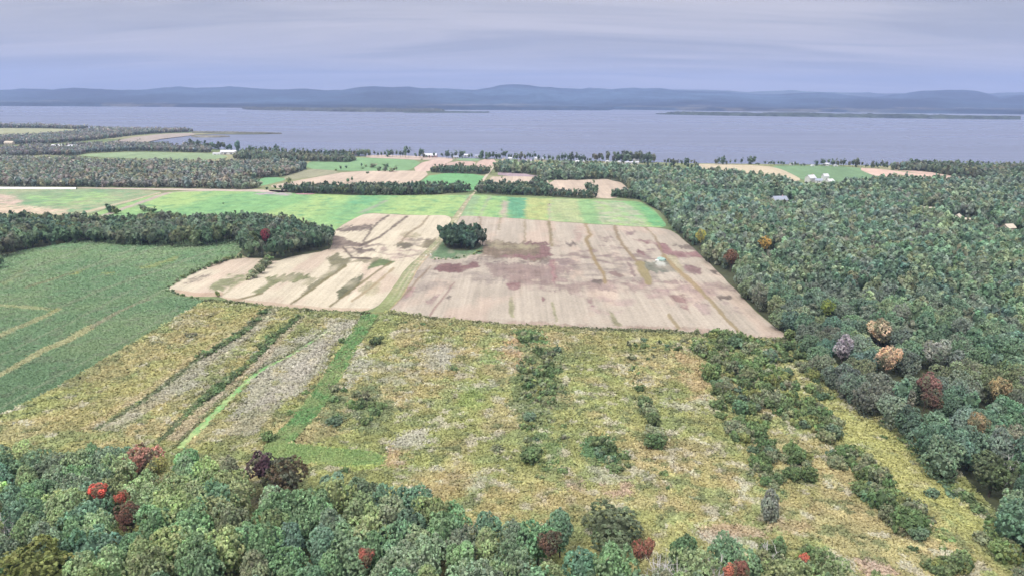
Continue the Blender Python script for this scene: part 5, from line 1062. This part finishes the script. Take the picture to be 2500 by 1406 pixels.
BLM = [(1295, 1120, 'the big round meadow bush'), (1595, 1050, 'the dark bush column of the meadow'), (1880, 1225, 'the tall upright meadow tree'), (2160, 1250, 'the lower scrub clump'), (2276, 1210, 'the lone blue-green bush'), (1930, 1130, 'the middle scrub clump'), (1760, 880, 'the head of the scrub strip'), (1960, 1000, 'the second scrub strip'),
       (600, 820, 'the bend of the first hedge strip'), (600, 900, 'the middle of the second hedge strip'), (490, 990, 'the foot of the second hedge strip'), (840, 835, 'the bush beside the green path'), (660, 1075, 'the green path foot'), (540, 740, 'the stubble corner'), (640, 650, 'the grey hedge in the stubble'), (1300, 940, 'the green meadow hollow'), (880, 1010, 'the dark meadow patch'), (1130, 600, 'the round grove'), (1980, 1380, 'the lower meadow corner'), (2440, 1340, 'the last bend of the big wood'), (1250, 800, 'the middle of the stubble edge'), (1560, 810, 'the far half of the stubble edge'), (2080, 1130, 'the third scrub clump')]
NB = 285
name_by_landmarks(bushes[:NB], BLM, lambda t: f"{t['tn']} leafy bush", lambda t: 'bushes of the ' + t['wood'])
for t in bushes[:NB]:
    o = empty('bush', (t['x'], t['y'], .25 if t['py'] > 760 else 0), t['label'], 'bush', t['group'], g.uniform(0, 6.28))
    c = link('foliage', BCROWN[int(g.integers(0, 5))], o); c.location = (0, 0, t['H'] * .48); c.scale = (t['R'], t['R'], t['H'] * .58); tv = jit(BT[t['tn']], g); tv[0] = min(tv[0], tv[1] * .88); c['tint'] = [float(v) for v in tv]
    s = link('stem', BSTEM[int(g.integers(0, 2))], o); s.scale = (t['R'], t['R'], t['H'] * .5)
def scrub(items):
    for t in items: t['tv'] = (min(BT[t['tn']][0], BT[t['tn']][1] * .9), BT[t['tn']][1], BT[t['tn']][2]); t['size'] = t['size'] * 1.3; t['H'] = t['H']
    o = forest_mesh(items, 'scrub'); return o
scrub(bushes[NB:])

# ------------------------------------------------------------------ buildings and small things
WHT = mat_plain('white_boards', (.60, .60, .60), .7, .3, .06, .5); ROOFW = mat_plain('pale_metal_roof', (.55, .56, .60), .45, .5, .08, .3); ROOFG = mat_plain('blue_grey_roof', (.28, .31, .39), .6, .4, .1, .5)
ROOFD = mat_plain('dark_shingle_roof', (.16, .15, .16), .8, .2, .2, 1); PINKW = mat_plain('faded_red_boards', (.50, .34, .34), .8, .2, .1, .5); CREAM = mat_plain('cream_boards', (.52, .46, .38), .8, .2, .08, .5)
GLS = mat_plain('window_glass', (.06, .07, .09), .15, .5, .2, 1); DOORM = mat_plain('door_paint', (.16, .17, .19), .6, .3, .15, 1); FILM = mat_plain('milky_film', (.62, .63, .64), .35, .5, .05, .5)
WRAP = mat_plain('white_bale_wrap', (.86, .86, .86), .4, .5, .04, .4); HAY = mat_plain('pale_straw', (.66, .60, .46), .9, .1, .1, 1)
def boxv(x0, x1, y0, y1, z0, z1):
    V = [(x, y, z) for z in (z0, z1) for y in (y0, y1) for x in (x0, x1)]
    return V, [(0, 2, 3, 1), (4, 5, 7, 6), (0, 1, 5, 4), (2, 6, 7, 3), (0, 4, 6, 2), (1, 3, 7, 5)]
def boxes(name, L, m, parent):
    V = []; F = []
    for b_ in L:
        v, f = boxv(*b_); o = len(V); V += v; F += [tuple(i + o for i in q) for q in f]
    return link(name, mesh_np(name, np.array(V), np.array(F), None, (m,)), parent)
def building(kind, px_, py_, L, Wd, h, rh, yaw, wall, roof, label, cat, group=None, doors=1, wins=3, chimney=False, loc=None):
    q = gp(px_, py_) if loc is None else loc; o = empty(kind, (q[0], q[1] + Wd / 2, 0), label, cat, group, yaw)
    me = bpy.data.meshes.new('wall'); l, w = L / 2, Wd / 2
    me.from_pydata([(-l, -w, 0), (l, -w, 0), (l, w, 0), (-l, w, 0), (-l, -w, h), (l, -w, h), (l, w, h), (-l, w, h), (-l, 0, h + rh), (l, 0, h + rh)], [],
                   [(0, 1, 5, 4), (2, 3, 7, 6), (1, 2, 6, 9, 5), (3, 0, 4, 8, 7)]); me.materials.append(wall); link('wall', me, o)
    me = bpy.data.meshes.new('roof'); e = .45; t = .18; k = rh / w; z0 = h - e * k
    me.from_pydata([(-l - e, -w - e, z0 + .03), (l + e, -w - e, z0 + .03), (l + e, 0, h + rh + .03), (-l - e, 0, h + rh + .03), (l + e, w + e, z0 + .03), (-l - e, w + e, z0 + .03),
                    (-l - e, -w - e, z0 + t), (l + e, -w - e, z0 + t), (l + e, 0, h + rh + t), (-l - e, 0, h + rh + t), (l + e, w + e, z0 + t), (-l - e, w + e, z0 + t)], [],
                   [(6, 7, 8, 9), (9, 8, 10, 11), (1, 0, 3, 2), (2, 3, 5, 4), (0, 1, 7, 6), (4, 5, 11, 10), (1, 2, 8, 7), (2, 4, 10, 8), (3, 0, 6, 9), (5, 3, 9, 11)]); me.materials.append(roof); rf = link('roof', me, o)
    if chimney: boxes('chimney', [(l * .4, l * .4 + .8, -.4, .4, h + rh * .5, h + rh + 1.1)], PINKW, rf)
    for i in range(doors):
        x = -l * .35 + i * L * .4; dw, dh = (1.0, 2.1) if L < 18 else (3.2, min(3.2, h * .8)); boxes('door', [(x - dw / 2, x + dw / 2, -w - .06, -w + .05, 0, dh)], DOORM, o)
    for i in range(wins):
        x = -l + L * (i + .75) / (wins + .3); boxes('window', [(x - .55, x + .55, -w - .05, -w + .05, h * .42, h * .42 + 1.2)], GLS, o)
    return o
def tunnel(kind, px_, py_, Rr, L, yaw, label, cat, m, group=None, end=True, squash=1.0, centre=False):
    q = gp(px_, py_); o = empty(kind, (q[0], q[1] if centre else q[1] + L / 2, 0), label, cat, group, yaw)
    k = 12; n = max(2, int(L / 3)); V = []; F = []
    for i in range(n + 1):
        for j in range(k + 1):
            a = math.pi * j / k; r = Rr * (1 + .02 * math.sin(i * 2.1)); V.append((math.cos(a) * r, -L / 2 + L * i / n, math.sin(a) * r * squash))
    for i in range(n):
        for j in range(k): F.append((i * (k + 1) + j, i * (k + 1) + j + 1, (i + 1) * (k + 1) + j + 1, (i + 1) * (k + 1) + j))
    link('cover', mesh_np('cover', np.array(V), np.array(F), None, (m,)), o)
    if end:
        for s, y in ((1, -L / 2 + .02), (-1, L / 2 - .02)):
            me = bpy.data.meshes.new('end_wall'); vv = [(math.cos(math.pi * j / k) * Rr * .97, y, math.sin(math.pi * j / k) * Rr * .97 * squash) for j in range(k + 1)]
            me.from_pydata(vv, [], [tuple(range(k + 1))]); me.materials.append(m); link('end_wall', me, o)
        boxes('door', [(-Rr * .22, Rr * .22, -L / 2 - .05, -L / 2 + .01, 0, Rr * .62)], DOORM, o)
    return o
building('barn', 556, 378, 27, 12, 4.6, 2.6, 0.03, WHT, ROOFW, 'long white barn with a pale metal roof at the edge of the green shore field', 'barn', None, 2, 4)
building('shed', 528, 379, 13, 8, 2.4, 1.1, 0.03, WHT, ROOFW, 'low white lean-to shed adjoining the long white barn', 'shed', None, 1, 2)
building('barn', 1049, 385, 24, 12, 3.2, 3.0, -.05, PINKW, ROOFW, 'hay barn with a shining pale roof above the stubble by the lake', 'barn', None, 2, 2)
building('farm_building', 861, 380, 23, 9, 3.4, 1.8, 0.0, PINKW, PINKW, 'faded pink farm building under dark trees by the lake', 'farm building', None, 2, 3)
building('house', 1112, 388.5, 8, 7, 2.8, 2.2, .3, CREAM, ROOFG, 'small pale house beside a dark tree at the end of the stubble', 'house', 'houses along the lake shore', 1, 2, True)
for i, (a, b_, L, lab) in enumerate([(1138, 383, 7, 'small white cottage at the water between dark shore trees'), (1165, 384.5, 8, 'pale cottage half hidden by the shore trees above the striped stubble'), (1312, 391, 8, 'pale bungalow beside the violet flower field'), (1327, 392, 7, 'white cottage by the single dark spruce'),
                                    (1246, 391, 6, 'little white hut behind the green strip by the lake'), (430, 361.5, 9, 'white house alone in the trees of the bay'), (2018, 405, 9, 'pale low house on the shore between two tree clumps'), (1935, 404, 6, 'tiny white boathouse near lone shore bushes')]):
    building('house', a, b_ + .6, L, 6, 2.7, 1.7, g.uniform(-.4, .4), WHT, ROOFG if i % 2 else ROOFW, lab, 'house', 'houses along the lake shore', 1, 2)
building('house', 135, 362, 17, 10, 3.6, 3.0, .5, WHT, ROOFW, 'white gabled house in the bay woods', 'house', 'houses in the bay woods', 1, 4, True)
building('house', 158, 362.5, 9, 8, 3.0, 2.4, -.2, CREAM, ROOFD, 'small cream house between the two white ones in the bay woods', 'house', 'houses in the bay woods', 1, 2)
building('house', 175, 362.5, 16, 9, 3.8, 2.4, .15, WHT, ROOFW, 'long white house next to a dark spruce in the bay woods', 'house', 'houses in the bay woods', 1, 3)
building('house', 20, 354, 17, 9, 4.0, 3.0, 0, CREAM, CREAM, 'cream farmhouse alone in the bay woods below the yellowish field', 'house', 'houses in the bay woods', 1, 3)
building('house', 1981, 446, 12, 8, 5.5, 3.6, .55, WHT, ROOFW, 'tall white farmhouse at the corner of the far green field', 'house', 'white farmstead at the far green field', 1, 4, True)
building('shed', 2001, 447.5, 8, 6, 3.0, 2.2, -.4, WHT, ROOFG, 'small white outbuilding between the farmhouse and the silo trees', 'shed', 'white farmstead at the far green field', 1, 1)
building('barn', 2016, 443.5, 6.5, 7, 6.5, 3.0, .2, FILM, ROOFW, 'narrow tall white barn end behind the dark yard tree', 'barn', 'white farmstead at the far green field', 1, 1)
building('house', 2028, 449, 8, 7, 3.2, 2.4, .3, WHT, WHT, 'little white house lowest of the farmstead', 'house', 'white farmstead at the far green field', 1, 2)
building('house', 1905, 500, 15, 9, 4.6, 3.4, .25, WHT, ROOFG, 'white house with a blue-grey roof sunk in the big wood', 'house', None, 1, 3, True)
building('shed', 1861, 498, 4, 4, 2.8, 1.6, .2, WHT, WHT, 'tiny white shed just away from the blue-grey roofed house', 'shed', None, 1, 0)
building('house', 2342, 549, 11, 8, 5.0, 3.4, .9, CREAM, CREAM, 'apricot coloured house gable in the big wood', 'house', 'houses in the big wood', 1, 2)
building('house', 2466, 572, 8, 7, 5.0, 2.6, .3, CREAM, CREAM, 'small cream house at the edge of the view in the big wood', 'house', 'houses in the big wood', 1, 2)
building('shed', 2229, 510, 6, 5, 3.0, 1.6, .1, CREAM, CREAM, 'small buff hut above the pale roofs of the big wood', 'shed', 'houses in the big wood', 1, 1)
building('farm_building', 2266, 519, 17, 7, 3.2, 1.4, -.15, WHT, CREAM, 'long low pale roof showing through the big wood', 'farm building', 'houses in the big wood', 1, 3)
building('shed', 2268, 534, 8, 5, 3.0, 1.4, 0, CREAM, WHT, 'short pale shed roof below the long low one in the big wood', 'shed', 'houses in the big wood', 1, 1)
building('farm_building', 2370, 547, 12, 7, 3.2, 1.4, -.1, WHT, CREAM, 'pale roof next to the apricot gable in the big wood', 'farm building', 'houses in the big wood', 1, 2)
building('farm_building', 2396, 549, 12, 6, 2.8, 1.2, -.1, CREAM, WHT, 'second pale roof farther from the apricot gable', 'farm building', 'houses in the big wood', 1, 2)
tunnel('greenhouse', 1486, 399, 3.6, 14, .1, 'round arched white greenhouse under the dark shore trees', 'greenhouse', FILM, 'arched greenhouses by the shore', squash=1.0)
tunnel('greenhouse', 1514, 402, 4.4, 14, .1, 'larger arched white greenhouse nearer the field edge', 'greenhouse', FILM, 'arched greenhouses by the shore')
tunnel('greenhouse', 1414, 399, 3.8, 12, .6, 'grey-white arched greenhouse beside the tan field', 'greenhouse', FILM, 'arched greenhouses by the shore')
tunnel('greenhouse', 1428, 399, 3.0, 10, .5, 'smaller grey-white greenhouse beside the arched one', 'greenhouse', FILM, 'arched greenhouses by the shore')
building('barn', 1543, 401, 22, 7, 2.4, 1.0, 0, WHT, ROOFW, 'long low white stable beside the round greenhouses', 'stable', None, 2, 3)
building('barn', 1553, 398, 9, 7, 5.0, 1.4, 0, WHT, ROOFW, 'white block of a barn behind the long low stable', 'barn', None, 1, 1)
tunnel('silage_bag', 58, 461.5, 1.9, 118, math.pi / 2 + .012, 'very long white plastic silage bag lying along the far wood', 'silage bag', WRAP, None, centre=True, end=False, squash=.95)
for i, (a, b_) in enumerate([(1245, 402.5), (1266, 403)]):
    tunnel('straw_stack', a, b_, 2.1, 6, math.pi / 2, ['pale straw stack on the green strip by the violet field', 'second pale straw stack nearer the violet field'][i], 'straw stack', HAY, 'straw stacks by the violet field', end=False, centre=True)
for a, b_, r, lab in [(2041, 407.5, 2.6, 'white domed tank in front of shore trees beyond the far green field'), (1985, 407, 2.0, 'small white dome on the lane by the shore')]:
    tunnel('round_shelter', a, b_, r * 1.3, 5, .0, lab, 'shelter', FILM, None)
# field stones dumped in the stubble
def boulder(px_, py_, r, m, label, grp):
    gg = np.random.default_rng(int(px_ * 7)); me = bpy.data.meshes.new('boulder'); import bmesh
    bm = bmesh.new(); bmesh.ops.create_icosphere(bm, subdivisions=3, radius=r)
    off = gg.uniform(0, 50)
    for v in bm.verts:
        n = v.co.normalized(); k = 1 + .5 * (float(fbm(np.array([n.x * 1.5 + off]), np.array([n.y * 1.5 + n.z]), 1, 3, 3)[0]) - .5)
        v.co = Vector((v.co.x * k * 1.2, v.co.y * k, max(v.co.z * k * .75, -.15 * r)))
    bm.to_mesh(me); bm.free(); me.materials.append(m); q = gp(px_, py_)
    link('boulder', me, None, (q[0], q[1], r * .15 + .05), label=label, category='boulder', group=grp)
STN = mat_plain('pale_stone', (.62, .66, .64), .8, .2, .3, 2); TEAL = mat_plain('teal_stone', (.30, .42, .38), .8, .2, .35, 2)
boulder(1614, 636, 2.3, TEAL, 'large teal grey boulder in the dark patch of the stubble', 'field stones in the stubble')
boulder(1604, 637, 1.0, STN, 'small white boulder leaning on the teal one', 'field stones in the stubble')
boulder(1611, 632, 1.3, STN, 'pale boulder behind the teal one', 'field stones in the stubble')
for px_, py_ in ((1051, 622), (1040, 625)): boulder(px_, py_, .55, WHT, 'small white stone beside the track by the grove' if px_ > 1045 else 'white stone on the track verge by the grove', 'white stones by the track')

# ------------------------------------------------------------------ air
def haze(dens):
    me = bpy.data.meshes.new('haze'); v, f = boxv(-15000, 15000, -600, 15500, -4.5, 520); me.from_pydata(v, [], f)
    m = bpy.data.materials.new('haze'); m.use_nodes = True; nt = m.node_tree
    for n in list(nt.nodes): nt.nodes.remove(n)
    o = nt.nodes.new('ShaderNodeOutputMaterial'); p_ = nt.nodes.new('ShaderNodeVolumePrincipled'); nt.links.new(p_.outputs[0], o.inputs['Volume'])
    p_.inputs['Density'].default_value = dens; p_.inputs['Color'].default_value = (.41, .53, .86, 1); p_.inputs['Anisotropy'].default_value = 0.0
    me.materials.append(m); link('haze', me, None, kind='stuff')
haze(.85e-4)
print('trees', len(trees), 'single', len(single), 'bushes', len(bushes))
